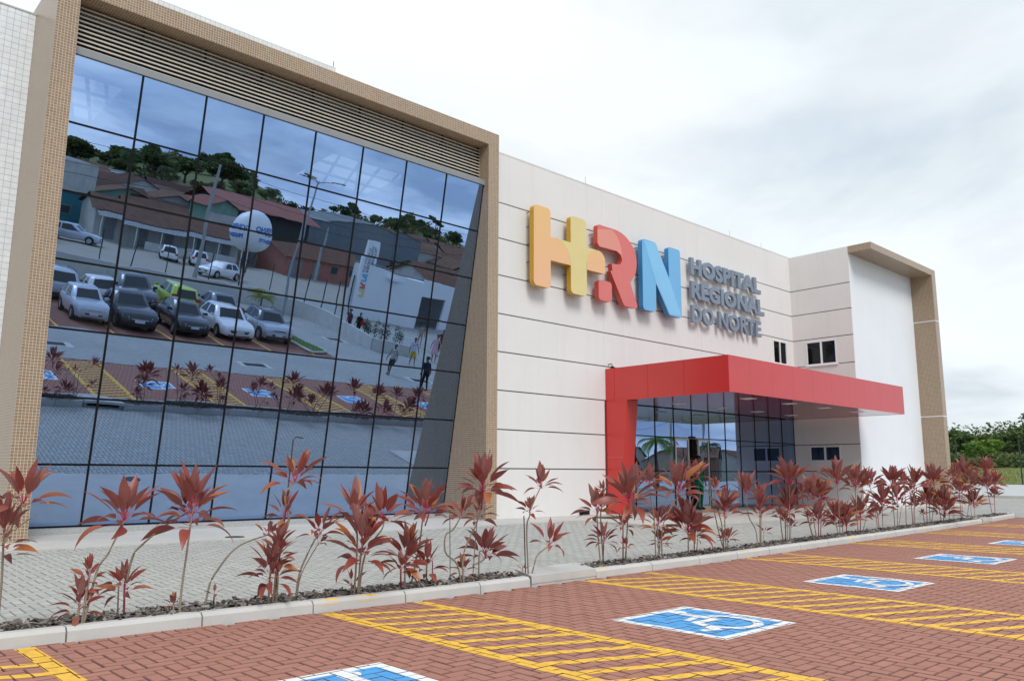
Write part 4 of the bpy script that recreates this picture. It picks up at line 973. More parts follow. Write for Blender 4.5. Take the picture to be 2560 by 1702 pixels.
# motorcycle standing beside the white car
t = thing('motorcycle', 'dark motorcycle standing beside the silver hatchback', 'motorcycle', (8.0, -6.1, 0)); WLOC[t.name] = (0, 0, 0)
for yy in (-0.62, 0.62):
    m = MB(); ang = [2*math.pi*k/16 for k in range(17)]; m.tube([(0, yy+0.27*math.cos(a_), 0.30+0.27*math.sin(a_)) for a_ in ang], 0.045, 6, cap=False); m.build('wheel', M_tyre, t)
m = MB(); m.tube([(0, 0.62, 0.3), (0, 0.42, 0.75), (0, 0.36, 0.95)], 0.03, 6); m.tube([(0, 0.4, 0.75), (0, -0.05, 0.55), (0, -0.62, 0.3)], 0.05, 6); m.build('frame', M_trim, t)
m = MB(); loft(m, [[(x*s_, y, z) for x, z in ((-0.13, z0), (0.13, z0), (0.11, z1), (-0.11, z1))] for y, z0, z1, s_ in ((0.35, 0.72, 0.86, 0.7), (0.1, 0.66, 0.92, 1.1), (-0.1, 0.66, 0.84, 1), (-0.6, 0.70, 0.82, 0.9), (-0.8, 0.75, 0.83, 0.5))]); m.build('tank_and_seat', P_black, t, sharp=40)
m = MB(); m.tube([(-0.36, 0.28, 1.02), (0, 0.36, 0.98), (0.36, 0.28, 1.02)], 0.018, 6); m.build('handlebar', M_trim, t)
m = MB(); m.box(-0.14, 0.14, -0.16, 0.2, 0.28, 0.56); m.build('engine', M_grey_metal, t)

# ------------------------------------------------------------------ people
def skinmat(name, c): b = NB(name); return b.pbr(b.ramp(b.noise(b.coord('Object'), 6, 3), [(0.3, tuple(x*0.88 for x in c)), (0.7, c)]), 0.55, None, 0, 0.4)
SK1 = skinmat('skin_brown', (0.20, 0.105, 0.062)); SK2 = skinmat('skin_tan', (0.32, 0.18, 0.115)); HAIR = simple('dark_hair', (0.012, 0.010, 0.009), 0.7, 0.3)
def cloth(name, c, pat=None):
    b = NB(name); v = b.coord('Object'); n = b.noise(v, 14 if pat else 5, 2, 0.5)
    return b.pbr(b.ramp(n, [(0.44, c), (0.5, pat or tuple(x*0.85 for x in c)), (0.62, c)] if pat else [(0.3, tuple(x*0.82 for x in c)), (0.7, c)]), 0.9, b.bump(b.noise(v, 9, 3), 0.4, 0.02), 0, 0.2)
def make_person(label, loc, rz, skin, top, bottom, topz=0.80, sleeve=1.20, hem=0.50, shoe=None, arms=((0.06, 0.02), (0.06, 0.02)), step=0.0, h=1.70, dress=False, lean=0.0, group=None, apron=None):
    t = thing('person', label, 'person', loc, rz, group); WLOC[t.name] = (0, 0, 0)
    s = h/1.70
    V = []; E_ = []; Rd = []
    def v(x, y, z, r, p=None):
        V.append((x*s, y*s+lean*max(0, z-0.9), z*s)); Rd.append((r*s, r*s*0.82)); 
        if p is not None: E_.append((p, len(V)-1))
        return len(V)-1
    pel = v(0, 0, 0.93, 0.145); sp1 = v(0, 0, 1.10, 0.135, pel); ch = v(0, 0.0, 1.30, 0.150, sp1); nk0 = v(0, -0.01, 1.43, 0.075, ch); nk = v(0, 0.0, 1.49, 0.052, nk0)
    h0 = v(0, 0.02, 1.545, 0.072, nk); h1 = v(0, 0.022, 1.61, 0.088, h0); h2 = v(0, 0.012, 1.665, 0.070, h1)
    for k, sx in enumerate((-1, 1)):
        ax, ay = arms[k]
        sh = v(sx*0.165, 0, 1.385, 0.060, ch); el = v(sx*(0.215+ax*0.5), -0.02+ay*0.3, 1.12, 0.042, sh); wr = v(sx*(0.235+ax), 0.03+ay, 0.885, 0.030, el); ha = v(sx*(0.237+ax), 0.045+ay, 0.815, 0.033, wr)
        hip = v(sx*0.088, 0, 0.86, 0.098, pel); kn = v(sx*0.10, 0.03+sx*step*0.6, 0.49, 0.062, hip); an = v(sx*0.105, 0.0+sx*step*1.2, 0.10, 0.040, kn); he = v(sx*0.108, 0.03+sx*step*1.2, 0.045, 0.038, an); v(sx*0.115, 0.17+sx*step*1.2, 0.030, 0.030, he)
    me = bpy.data.meshes.new('body'); me.from_pydata(V, E_, []); ob = bpy.data.objects.new('tmp', me); C.objects.link(ob)
    md = ob.modifiers.new('s', 'SKIN'); md.use_smooth_shade = True; ob.modifiers.new('u', 'SUBSURF').levels = 2
    for i, sv in enumerate(me.skin_vertices[0].data): sv.radius = Rd[i]; sv.use_root = (i == 0)
    dg = bpy.context.evaluated_depsgraph_get(); bm_ = bpy.data.meshes.new_from_object(ob.evaluated_get(dg)); bpy.data.objects.remove(ob)
    if shoe is None: shoe = M_trim
    for mt in (skin, top, bottom, shoe): bm_.materials.append(mt)
    for p in bm_.polygons:
        c = p.center/s; ax = abs(c.x); p.use_smooth = True
        if c.z < 0.075: p.material_index = 3
        elif ax > 0.185 and c.z < sleeve: p.material_index = 0
        elif c.z > 1.455: p.material_index = 0
        elif c.z > topz+0.06 or (ax > 0.185 and c.z >= sleeve): p.material_index = 1
        elif c.z > hem and ax <= 0.20: p.material_index = 2
        elif c.z <= hem: p.material_index = 0
    b = link('body', bm_, t)
    mb = MB()                                                        # fingers
    for k, sx in enumerate((-1, 1)):
        ax, ay = arms[k]; x, y, z = sx*(0.237+ax)*s, (0.05+ay)*s, 0.80*s
        for q, (dy_, ln) in enumerate(((-0.024, 0.060), (-0.008, 0.075), (0.008, 0.072), (0.022, 0.058))): mb.tube([(x, y+dy_, z), (x-sx*0.004, y+dy_+0.006, z-ln*0.5), (x-sx*0.016, y+dy_+0.012, z-ln)], [0.009, 0.008, 0.006], 5)
        mb.tube([(x, y+0.02, z+0.03), (x-sx*0.01, y+0.05, z), (x-sx*0.014, y+0.055, z-0.03)], [0.010, 0.009, 0.007], 5)
    mb.build('fingers', skin, t, smooth=True)
    mb = MB(); n = 12                                                # hair cap
    zz = [(1.725, 0.012), (1.712, 0.055), (1.675, 0.088), (1.63, 0.099), (1.60, 0.095)]
    vs_ = [(r_*math.cos(2*math.pi*k/n)*s, (-0.012+r_*1.12*math.sin(2*math.pi*k/n))*s+lean*0.7, (z+(0.035 if math.sin(2*math.pi*k/n) > 0.3 and z < 1.66 else 0))*s) for z, r_ in zz for k in range(n)]
    mb.add(vs_, [(i*n+(k+1) % n, i*n+k, (i+1)*n+k, (i+1)*n+(k+1) % n) for i in range(len(zz)-1) for k in range(n)]+[tuple(range(n))]); mb.build('hair', HAIR, t, smooth=True)
    mb = MB()                                                        # face
    y = (0.105)*s+lean*0.7
    mb.add([(-0.012*s, y-0.006, 1.585*s), (0.012*s, y-0.006, 1.585*s), (0, y+0.016, 1.583*s), (0, y-0.008, 1.625*s)], [(0, 1, 2), (1, 3, 2), (3, 0, 2)]); mb.build('nose', skin, t)
    if dress:
        mb = MB(); prof = [(0.15, 1.12), (0.165, 0.95), (0.20, 0.75), (0.235, 0.48), (0.23, 0.47)]
        mb.lathe([(r_*s, z*s) for r_, z in prof], 0, 0, 16); mb.build('skirt', top, t, smooth=True)
    elif hem > 0.3:
        mb = MB(); 
        for sx in (-1, 1): mb.tube([(sx*0.09*s, 0.0, 0.84*s), (sx*0.097*s, 0.015+sx*step*0.3, 0.66*s), (sx*0.10*s, 0.025+sx*step*0.55, hem*s)], [0.100*s, 0.098*s, 0.092*s], 10)
        mb.build('shorts', bottom, t, smooth=True)
    return t
T_pat = cloth('patterned_shirt', (0.55, 0.55, 0.54), (0.06, 0.06, 0.08)); T_wb = cloth('white_blue_tee', (0.70, 0.72, 0.78), (0.10, 0.12, 0.35)); T_navy = cloth('navy_vest', (0.02, 0.035, 0.085)); T_ltblue = cloth('light_blue_shirt', (0.35, 0.48, 0.68))
T_black = cloth('black_cloth', (0.015, 0.015, 0.018)); T_yel = cloth('yellow_shorts', (0.60, 0.42, 0.03)); T_olive = cloth('dark_shorts', (0.045, 0.05, 0.04)); T_pink = cloth('pink_dress', (0.66, 0.42, 0.47)); T_plum = cloth('plum_shirt', (0.10, 0.03, 0.05)); T_grn = cloth('green_scrubs', (0.0, 0.19, 0.10)); T_sand = cloth('sand_cloth', (0.36, 0.30, 0.22)); T_brown = cloth('rust_blouse', (0.16, 0.06, 0.03)); T_red = cloth('red_bag_cloth', (0.45, 0.02, 0.02))
make_person('person in patterned grey shirt and dark shorts walking across the yard', (22.85, -1.15, 0), R(60), SK1, T_pat, T_olive, 0.82, 1.20, 0.52, T_navy, ((0.12, 0.0), (0.06, 0.08)), 0.12, 1.60)
make_person('person in white and blue tee with yellow shorts', (26.3, -4.2, 0), R(20), SK1, T_wb, T_yel, 0.84, 1.20, 0.50, T_pat, ((0.06, 0.0), (0.10, 0.05)), 0.15, 1.66)
p_ = make_person('person in navy vest over light blue shirt standing with back to the hospital', (22.9, 1.76, 0), R(172), SK1, T_navy, T_black, 0.84, 1.16, 0.0, T_black, ((0.05, 0.0), (0.12, -0.05)), 0.08, 1.74)
make_person('person in pale pink dress walking by the low wall', (29.9, -7.05, 0), R(40), SK2, T_pink, T_pink, 0.5, 1.22, 0.5, T_sand, ((0.04, 0.06), (0.04, 0.06)), 0.06, 1.62, True)
make_person('person in rust blouse and black trousers behind the pink dress', (31.9, -9.2, 0), R(40), SK1, T_brown, T_black, 0.85, 1.0, 0.0, None, ((0.05, 0.0), (0.05, 0.0)), 0.06, 1.66)
make_person('person in sand coloured clothes carrying a dark bag', (32.0, -11.6, 0), R(30), SK2, T_sand, T_sand, 0.85, 1.0, 0.0, None, ((0.04, 0.0), (0.04, 0.0)), 0.08, 1.68)
make_person('person in plum shirt standing behind the low wall', (27.4, -13.6, 0), R(80), SK1, T_plum, T_black, 0.85, 1.18, 0.0, None, ((0.03, 0.0), (0.03, 0.1)), 0.03, 1.72)
make_person('person holding a red bag behind the low wall', (27.6, -12.6, 0), R(60), SK1, T_black, T_black, 0.85, 1.18, 0.0, None, ((0.03, 0.12), (0.03, 0.12)), 0.03, 1.70)
mb = MB(); mb.prism(rounded([(-0.15, 0.9), (0.15, 0.9), (0.17, 1.2), (-0.17, 1.2)], 0.05, 3), lambda x, z: (27.7+x, -12.36, z), lambda x, z: (27.7+x, -12.26, z)); bg_ = mb.build('shoulder_bag', T_red); tag(bg_, 'red bag held by a person behind the low wall', 'bag')
make_person('person in green scrubs standing at the sliding doors', (22.45, 15.22, FLOOR), R(165), SK1, T_grn, T_grn, 0.5, 1.12, 0.0, M_trim, ((0.0, 0.0), (0.0, 0.0)), 0.03, 1.70)
make_person('person in black clothes inside the open sliding doors', (22.45, 16.1, FLOOR), R(180), SK1, T_black, T_black, 0.85, 1.0, 0.0, None, ((0.0, 0.0), (0.0, 0.0)), 0.02, 1.70)

# ------------------------------------------------------------------ low wall, fence posts and lawn island of the lot
wp = [(-40, -24.6), (6, -24.2), (12, -23.9), (15, -22.6), (18.6, -21.6), (22.5, -21.7), (24.8, -20.6), (25.9, -18.6), (26.4, -15.5), (26.5, -12.0), (26.2, -8.2), (28.2, -6.9)]
t = thing('low_wall', 'stained white low wall curving round the car lot', 'wall', (20, -22, 0))
for k in range(len(wp)-1):
    p0, p1 = Vector(wp[k]), Vector(wp[k+1]); d = (p1-p0).normalized(); nn_ = Vector((-d.y, d.x))*0.09
    h0, h1 = (1.0, 1.0) if k < 8 else (1.0-(k-8)*0.12, 1.0-(k-7)*0.12)
    m = MB(); q = [p0+nn_, p1+nn_, p1-nn_, p0-nn_]; hh = [h0, h1, h1, h0]
    m.add([(a_.x, a_.y, -0.1) for a_ in q]+[(a_.x, a_.y, z) for a_, z in zip(q, hh)], [(0, 1, 5, 4), (1, 2, 6, 5), (2, 3, 7, 6), (3, 0, 4, 7), (4, 5, 6, 7)][:]); m.build('wall_segment', M_lowwall, t)
M_fgreen = simple('dark_green_post', (0.012, 0.045, 0.035), 0.5, 0.1)
for k, (x, y, tilt) in enumerate([(14.8, -24.3, 0.0), (16.4, -23.6, 0.12), (18.6, -23.0, 0.05), (21.5, -23.3, 0.08), (23.4, -22.3, 0.0), (25.6, -22.2, 0.05), (26.0, -20.0, -0.04), (27.0, -19.4, 0.05), (27.0, -16.9, 0.06), (29.0, -18.4, 0.02), (11.5, -25.1, 0.02), (8.0, -25.3, 0.05), (4.0, -25.5, 0.0)]):
    m = MB(); m.tube([(x, y, -0.05), (x+tilt*0.4, y, 1.4), (x+tilt, y, 2.9)], 0.04, 6); tag(m.build('fence_post', M_fgreen), 'dark green fence post standing behind the low wall', 'post', 'fence posts behind the low wall')
m = MB(); isl = [(19.9, -4.45), (20.9, -4.6), (21.6, -5.1), (21.5, -6.0), (20.9, -10.0), (20.6, -15.0), (20.1, -15.0), (20.2, -9.0)]
isl = rounded([(20.25, -4.5), (21.5, -5.1), (21.2, -9.0), (20.9, -15.0), (20.4, -15.0), (20.35, -9.0)], {0: 0.4, 1: 0.5})
m.prism(ccw(isl), lambda x, y: (x, y, -0.05), lambda x, y: (x, y, 0.12)); li = struct(m.build('lawn_island', M_grassisl))
m = MB(); m.tube([(x, y, 0.08) for x, y in ccw(isl)+[ccw(isl)[0]]], 0.07, 6); m.build('island_kerb', M_kerb, li)
gr_ = MB()
for k in range(2500):
    y = random.uniform(-14.5, -4.8); x = random.uniform(20.35, 21.35); hgt = random.uniform(0.03, 0.09); a_ = random.uniform(0, 6.3); w = 0.008
    gr_.add([(x-w*math.cos(a_), y-w*math.sin(a_), 0.12), (x+w*math.cos(a_), y+w*math.sin(a_), 0.12), (x+random.gauss(0, 0.02), y+random.gauss(0, 0.02), 0.12+hgt)], [(0, 1, 2)])
stuff(tag(gr_.build('lawn_grass', M_grassisl), 'short grass on the lawn island', 'grass'))

# ------------------------------------------------------------------ lamp, poles and wires, balloon
M_galv = simple('galvanised_steel', (0.33, 0.36, 0.38), 0.5, 0.1, metal=0.4); M_conc = concrete('pole_concrete', (0.40, 0.40, 0.39), 0.3)
t = thing('street_lamp', 'curved galvanised lamp post with three flat lamp heads', 'street lamp', (23.3, -14.7, 0)); WLOC[t.name] = (23.3, -14.7, 0)
m = MB(); m.tube([(23.3, -14.7, 0), (23.35, -14.75, 3), (23.5, -14.8, 6), (23.75, -14.9, 8.6), (23.9, -14.95, 9.1)], [0.1, 0.085, 0.07, 0.055, 0.05], 8); m.build('mast', M_galv, t)
for a_ in (20, 140, 260):
    cx_, cy_ = 23.85, -14.9; d = Vector((math.cos(R(a_)), math.sin(R(a_)), 0))
    m = MB(); m.tube([(cx_, cy_, 9.0), (cx_+d.x*0.5, cy_+d.y*0.5, 9.15), (cx_+d.x*0.9, cy_+d.y*0.9, 9.18)], 0.03, 6); ar = m.build('arm', M_galv, t)
    n_ = Vector((-d.y, d.x, 0))*0.16; q = [Vector((cx_, cy_, 9.18))+d*0.8+n_, Vector((cx_, cy_, 9.24))+d*1.7+n_*0.7, Vector((cx_, cy_, 9.24))+d*1.7-n_*0.7, Vector((cx_, cy_, 9.18))+d*0.8-n_]
    m = MB(); m.add([tuple(p) for p in q]+[(p.x, p.y, p.z+0.07) for p in q], [(3, 2, 1, 0), (4, 5, 6, 7), (0, 1, 5, 4), (1, 2, 6, 5), (2, 3, 7, 6), (3, 0, 4, 7)]); m.build('lamp_head', M_trim, ar)
POLES = []
def pole(x, y, h, label, lean=0.0, arms=True):
    t = thing('utility_pole', label, 'utility pole', (x, y, 0)); m = MB()
    m.tube([(x, y, -0.2), (x+lean*0.3, y, h*0.45), (x+lean, y, h)], [0.19, 0.15, 0.10], 8); m.build('shaft', M_conc, t)
    if arms:
        m = MB(); m.box(x+lean-0.9, x+lean+0.9, y-0.05, y+0.05, h-0.45, h-0.35); ar = m.build('crossarm', M_conc, t)
        for q in (-0.8, 0, 0.8): m = MB(); m.lathe([(0.03, h-0.35), (0.05, h-0.28), (0.03, h-0.2), (0.001, h-0.18)], x+lean+q, y, 8); m.build('insulator', M_trim, ar)
    POLES.append((x+lean, y, h)); return t
pole(23.6, -31.6, 9.0, 'concrete utility pole beside the white street hatchback', 0.3, False)
pole(41.6, -46.0, 6.2, 'wooden utility pole with a small sign by the pink house', 0.05, False)
pole(68.3, -29.5, 9.5, 'concrete utility pole by the far street end', 0.0)
pole(83.0, -29.6, 10.0, 'second concrete utility pole along the far street', 0.3)
pole(105, -39.5, 11.0, 'utility pole beyond the brick house', 0.0)
pole(52, -33.5, 9.0, 'concrete utility pole behind the gatehouse', 0.0)
pole(2.0, -33.5, 9.0, 'concrete utility pole at the other end of the street', 0.0)
def wire(p, q, sag, n=8):
    m = MB(); m.tube([tuple(Vector(p).lerp(Vector(q), k/n)-Vector((0, 0, sag*4*(k/n)*(1-k/n)))) for k in range(n+1)], 0.016, 4); return m
wires = [((68.3, -29.5), (83.3, -29.6)), ((83.3, -29.6), (105, -39.5)), ((52, -33.5), (68.3, -29.5)), ((23.9, -31.6), (52, -33.5)), ((2, -33.5), (23.9, -31.6))]
for (a_, b__) in wires:
    ha = [p for p in POLES if abs(p[0]-a_[0]) < 0.6 and abs(p[1]-a_[1]) < 0.6][0][2]; hb = [p for p in POLES if abs(p[0]-b__[0]) < 0.6 and abs(p[1]-b__[1]) < 0.6][0][2]
    for dz_, sg in ((-0.2, 0.5), (-0.9, 0.7), (-1.6, 0.8), (-2.3, 0.9)):
        tag(wire((*a_, ha+dz_), (*b__, hb+dz_), sg).build('power_line', M_trim), 'thin black power line strung between street poles', 'power line', 'power lines along the street')
# balloon
bx_, by_, bz_, br = 23.7, -22.9, 4.9, 1.45
t = thing('advertising_balloon', 'white round advertising balloon with blue lettering tethered by the wall', 'balloon', (bx_, by_, 0))
m = MB(); prof = [(br*math.sin(math.pi*k/20), bz_-br*math.cos(math.pi*k/20)) for k in range(21)]; prof[0] = (0.02, bz_-br); prof[-1] = (0.02, bz_+br); m.lathe(prof, bx_, by_, 28); m.build('envelope', simple('balloon_white', (0.80, 0.81, 0.83), 0.45, 0.04), t, smooth=True)
m = MB(); m.tube([(bx_, by_, bz_-br), (bx_+0.05, by_, 2.2), (bx_, by_, 0.0)], 0.02, 5); m.build('tether', M_trim, t)
for k in range(6):
    a_ = k*math.pi/3; m = MB(); m.tube([(bx_+br*0.55*math.cos(a_), by_+br*0.55*math.sin(a_), bz_-br*0.83), (bx_, by_, bz_-br-0.9)], 0.012, 4); m.build('bridle', M_trim, t)
def ball_text(body, size, lat0, lon0, mat):
    me = text_mesh(body, size, 0.02, 0.0); vs_ = [v.co for v in me.vertices]; xm = (min(v.x for v in vs_)+max(v.x for v in vs_))/2
    m = MB(); out_ = []
    for v in vs_:
        lon = R(lon0)-(v.x-xm)/br*-1.0; lat = R(lat0)+v.y/br; r_ = br+0.006
        out_.append((bx_+r_*math.cos(lat)*math.cos(lon), by_+r_*math.cos(lat)*math.sin(lon), bz_+r_*math.sin(lat)))
    m.add(out_, [tuple(p.vertices) for p in me.polygons]); m.build('lettering', mat, t)
M_btxt = simple('balloon_blue', (0.03, 0.17, 0.55), 0.5, 0.05)
for lon in (165, 55, -60): ball_text('GOVERNO', 0.46, 2, lon, M_btxt); ball_text('PRESENTE', 0.40, -20, lon, M_btxt)

# ------------------------------------------------------------------ totem and gatehouse
t = thing('entrance_totem', 'tall white totem sign with vertical hospital lettering', 'sign', (34.3, -24.2, 0))
m = MB(); m.box(33.75, 34.95, -24.3, -24.0, 0.0, 6.0); m.build('panel', M_white, t)
def totem_text(body, x0, x1, z0, z1, mat, off):
    me = text_mesh(body, 1.0, off, 0.5); vs_ = [v.co for v in me.vertices]; ax0, ax1 = min(v.x for v in vs_), max(v.x for v in vs_); ay0, ay1 = min(v.y for v in vs_), max(v.y for v in vs_)
    m = MB(); m.add([(x0+(v.y-ay0)/(ay1-ay0)*(x1-x0), -24.0+0.03*(v.z+0.5)*1.0-0.0, z0+(v.x-ax0)/(ax1-ax0)*(z1-z0)) for v in vs_], [tuple(p.vertices) for p in me.polygons]); m.build('lettering', mat, t)
for body, z0, z1, mat in (('H', 1.55, 2.1, Mg2), ('R', 2.15, 2.7, Mr1), ('N', 2.75, 3.35, Mb1)): totem_text(body, 34.0, 34.7, z0, z1, mat, 0.05)
totem_text('HOSPITAL', 34.5, 34.72, 3.5, 5.5, M_txt, 0.02); totem_text('REGIONAL', 34.2, 34.42, 3.5, 5.6, M_txt, 0.02); totem_text('DO NORTE', 33.95, 34.12, 3.5, 5.3, M_txt, 0.0)
for xx in (33.6, 35.1): m = MB(); m.tube([(xx, -24.4, 0), (xx, -24.4, 3.1)], 0.05, 6); m.build('side_post', M_fgreen, t)
t = thing('gatehouse', 'white gatehouse with curved parapet and open passage', 'building', (38, -22, 0))
cv = [(33.6, -24.6, 4.05), (34.4, -24.0, 4.1), (35.3, -23.3, 4.1), (36.4, -22.6, 3.9), (37.5, -22.2, 3.8), (38.6, -22.0, 3.75)]
m = MB(); q = [(x, y, -0.1) for x, y, z in cv]+[(x, y, z) for x, y, z in cv]+[(x, y-0.25, z) for x, y, z in cv]+[(x, y-0.25, -0.1) for x, y, z in cv]; n = len(cv)
m.add(q, [(j*n+i, (j*n+i+1), ((j+1) % 4)*n+i+1, ((j+1) % 4)*n+i) for j in range(4) for i in range(n-1)]+[(n-1, 2*n-1, 3*n-1, 4*n-1)]); m.build('curved_wall', M_white, t)
m = MB(); m.box(38.6, 48, -22.25, -22.0, 2.65, 4.0); m.build('lintel_band', M_white, t)
m = MB(); m.box(41.0, 48, -22.25, -22.0, 0, 2.65); m.build('side_wall', M_white, t)
m = MB(); m.box(35.5, 48, -27.5, -22.4, 3.4, 3.6); m.build('roof_slab', M_white, t)
m = MB(); m.box(36.0, 48, -27.6, -27.5, 0, 3.4); m.f = m.f; m.build('rear_wall', simple('gate_shade_wall', (0.42, 0.43, 0.44), 0.8, 0.1), t)
m = MB(); m.tube([(x, y-0.1, z+0.12) for x, y, z in cv]+[(48, -22.1, 4.12)], 0.05, 6); m.build('parapet_cap', M_grey_metal, t)
# hedge behind the low wall
M_hedge = NB('hedge_leaf'); M_hedge = M_hedge.pbr(M_hedge.ramp(M_hedge.noise(M_hedge.pos(), 6, 4), [(0.3, (0.02, 0.045, 0.015)), (0.7, (0.06, 0.11, 0.03))]), 0.7)
def leaf_blob(mb, c, rx, ry, rz, n, size, flat=0.5):
    for k in range(n):
        d = Vector((random.gauss(0, 1), random.gauss(0, 1), random.gauss(0, 1))).normalized(); rr2 = random.random()**0.4
        p = Vector((c[0]+d.x*rx*rr2, c[1]+d.y*ry*rr2, c[2]+d.z*rz*rr2)); s = size*random.uniform(0.6, 1.3)
        u = Vector((random.gauss(0, 1), random.gauss(0, 1), random.gauss(0, flat))).normalized(); w = u.cross(Vector((random.gauss(0, 1), random.gauss(0, 1), random.gauss(0, 1)))).normalized()
        mb.add([p-u*s-w*s*0.1, p+w*s*0.45, p+u*s, p-w*s*0.45], [(0, 1, 2, 3)], 0, random.random())
for k in range(9):
    y = -15.6+k*0.82; x = 27.6+0.02*k+random.uniform(-0.2, 0.2)+(1.2 if k < 2 else 0); hgt = random.uniform(0.7, 1.15)
    t = thing('hedge_plant', 'dark green upright shrub in the bed behind the low wall', 'shrub', (x+0.8, y, 0.3), 0, 'shrubs behind the low wall'); WLOC[t.name] = (0, 0, 0)
    m = MB(); leaf_blob(m, (0, 0, hgt*0.6), 0.28, 0.28, hgt*0.6, 160, 0.07); m.build('foliage', M_hedge, t)
    m = MB(); m.tube([(0, 0, -0.3), (0, 0, hgt*0.7)], 0.02, 5); m.build('stem', M_soil, t)
# ------------------------------------------------------------------ houses across the street
def rooftile():
    b = NB('weathered_roof_tile'); oi = b.n('ShaderNodeObjectInfo'); v = b.pos()
    c = b.ramp(oi.outputs['Random'], [(0, (0.11, 0.058, 0.042)), (0.5, (0.20, 0.10, 0.064)), (1, (0.27, 0.155, 0.105))])
    c = b.mix(b.ramp(b.noise(v, 1.4, 8, 0.7), [(0.4, (0, 0, 0)), (0.68, (0.6,)*3)]), c, (0.055, 0.045, 0.04))
    return b.pbr(c, 0.92, b.bump(b.noise(v, 6, 3), 0.4, 0.05), spec=0.2)
M_roof = rooftile(); M_redmetal = simple('red_metal_roof', (0.30, 0.085, 0.055), 0.7, 0.2, 1, dirt=0.3); M_cement = simple('cement_sheet', (0.26, 0.27, 0.27), 0.9, 0.25, 2, dirt=0.5)
def hw_(name, c): return simple(name, c, 0.9, 0.15, 1.5, dirt=0.55)
W_pink = hw_('pink_render', (0.42, 0.17, 0.13)); W_white = hw_('old_white_render', (0.55, 0.55, 0.52)); W_teal = hw_('teal_render', (0.045, 0.20, 0.24)); W_blue = hw_('blue_grey_render', (0.20, 0.225, 0.26)); W_brick = simple('bare_brick', (0.27, 0.15, 0.10), 0.95, 0.25, 12, 0.5, 40, dirt=0.4); W_yell = hw_('yellow_render', (0.50, 0.40, 0.17)); W_beige = hw_('beige_render', (0.42, 0.36, 0.28)); W_green = hw_('green_render', (0.22, 0.36, 0.28)); M_shut = simple('grey_shutter', (0.23, 0.24, 0.25), 0.6, 0.15, 4)
def ribbed(mb, p00, p10, p11, p01, rib=0.24, amp=0.05):
    """roof slope as ridged strips; p00-p10 eave, p01-p11 ridge"""
    p00, p10, p11, p01 = map(Vector, (p00, p10, p11, p01)); n = max(4, int((p10-p00).length/rib)); up = (p10-p00).cross(p01-p00).normalized()
    if up.z < 0: up = -up
    vs_ = []
    for i in range(2*n+1):
        t_ = i/(2*n); o = up*(amp if i % 2 else 0); vs_ += [tuple(p00.lerp(p10, t_)+o), tuple(p01.lerp(p11, t_)+o)]
    mb.add(vs_, [(2*i, 2*i+2, 2*i+3, 2*i+1) for i in range(2*n)])
def house(label, x, y, w, d, h, rise, wall, roof=M_roof, ridge='x', rz=0, doors=1, wins=2, base=None, over=0.45, name='house', awning=False, group=None):
    z0 = terrain_z(x, y)-0.1 if base is None else base
    t = thing(name, label, 'house', (x, y, z0), rz, group); WLOC[t.name] = (0, 0, 0); hx = w/2
    m = MB(); m.box(-hx, hx, -d, 0, -0.6, h)
    if ridge == 'x': m.prism([(0, h), (-d, h), (-d/2, h+rise)], lambda y_, z: (-hx, y_, z), lambda y_, z: (hx, y_, z))
    elif ridge == 'y': m.prism([(-hx, h), (hx, h), (0, h+rise)], lambda x_, z: (x_, -d, z), lambda x_, z: (x_, 0, z))
    m.build('wall', wall, t)
    e = over; k = rise/(d/2) if ridge == 'x' else rise/hx if ridge == 'y' else rise/d
    m = MB(); up = 0.05
    if ridge == 'x':
        ribbed(m, (-hx-e, e, h-e*k+up), (hx+e, e, h-e*k+up), (hx+e, -d/2, h+rise+up), (-hx-e, -d/2, h+rise+up)); ribbed(m, (-hx-e, -d-e, h-e*k+up), (hx+e, -d-e, h-e*k+up), (hx+e, -d/2, h+rise+up), (-hx-e, -d/2, h+rise+up))
    elif ridge == 'y':
        for s in (-1, 1): ribbed(m, (s*(hx+e), e, h-e*k+up), (s*(hx+e), -d-e, h-e*k+up), (0, -d-e, h+rise+up), (0, e, h+rise+up))
    else: ribbed(m, (-hx-e, e, h-e*k+up), (hx+e, e, h-e*k+up), (hx+e, -d-e, h+rise+up), (-hx-e, -d-e, h+rise+up))
    m.build('roof', roof, t)
    sl = doors+wins
    for q in range(sl):
        cx_ = -hx+w*(q+0.5)/sl
        if q < doors: m = MB(); m.box(cx_-0.5, cx_+0.5, 0.0, 0.05, 0.0, 2.05); m.build('door', M_shut, t)
        else:
            m = MB(); m.box(cx_-0.55, cx_+0.55, 0.0, 0.05, 0.95, 1.95); wn_ = m.build('window', M_shut, t); m = MB(); m.box(cx_-0.45, cx_+0.45, 0.05, 0.06, 1.05, 1.85); m.build('pane', M_dark, wn_)
    if awning:
        m = MB(); ribbed(m, (-hx, 2.4, h-0.55), (hx, 2.4, h-0.55), (hx, 0.05, h-0.1), (-hx, 0.05, h-0.1), 0.3, 0.04); aw = m.build('awning', M_cement, t)
        for q in range(6): xx = -hx+0.3+(w-0.6)*q/5; m = MB(); m.tube([(xx, 2.2, -0.1), (xx, 2.2, h-0.5)], 0.05, 6); m.build('awning_post', M_winframe, aw)
    return t
house('long low white shop row with grey awning and shutters', 28.2, -52.0, 14.2, 8, 2.75, 1.2, W_white, M_roof, 'x', R(4), 5, 0, 0.0, 0.4, 'shop_row', True)
m = MB(); m.box(25.0, 34.6, -49.9, -49.75, 0, 0.95); tag(m.build('forecourt_wall', W_white), 'low white wall before the shop row', 'wall')
house('pink house with old tiled roof and leaning porch', 44.6, -49.6, 10.6, 7, 2.35, 1.25, W_pink, M_roof, 'x', R(-10), 2, 2, 0.0)
house('small house with grey doors between pink house and shop row', 37.6, -54.5, 5.4, 7, 2.2, 1.2, W_beige, M_roof, 'y', R(-6), 2, 1, 0.0)
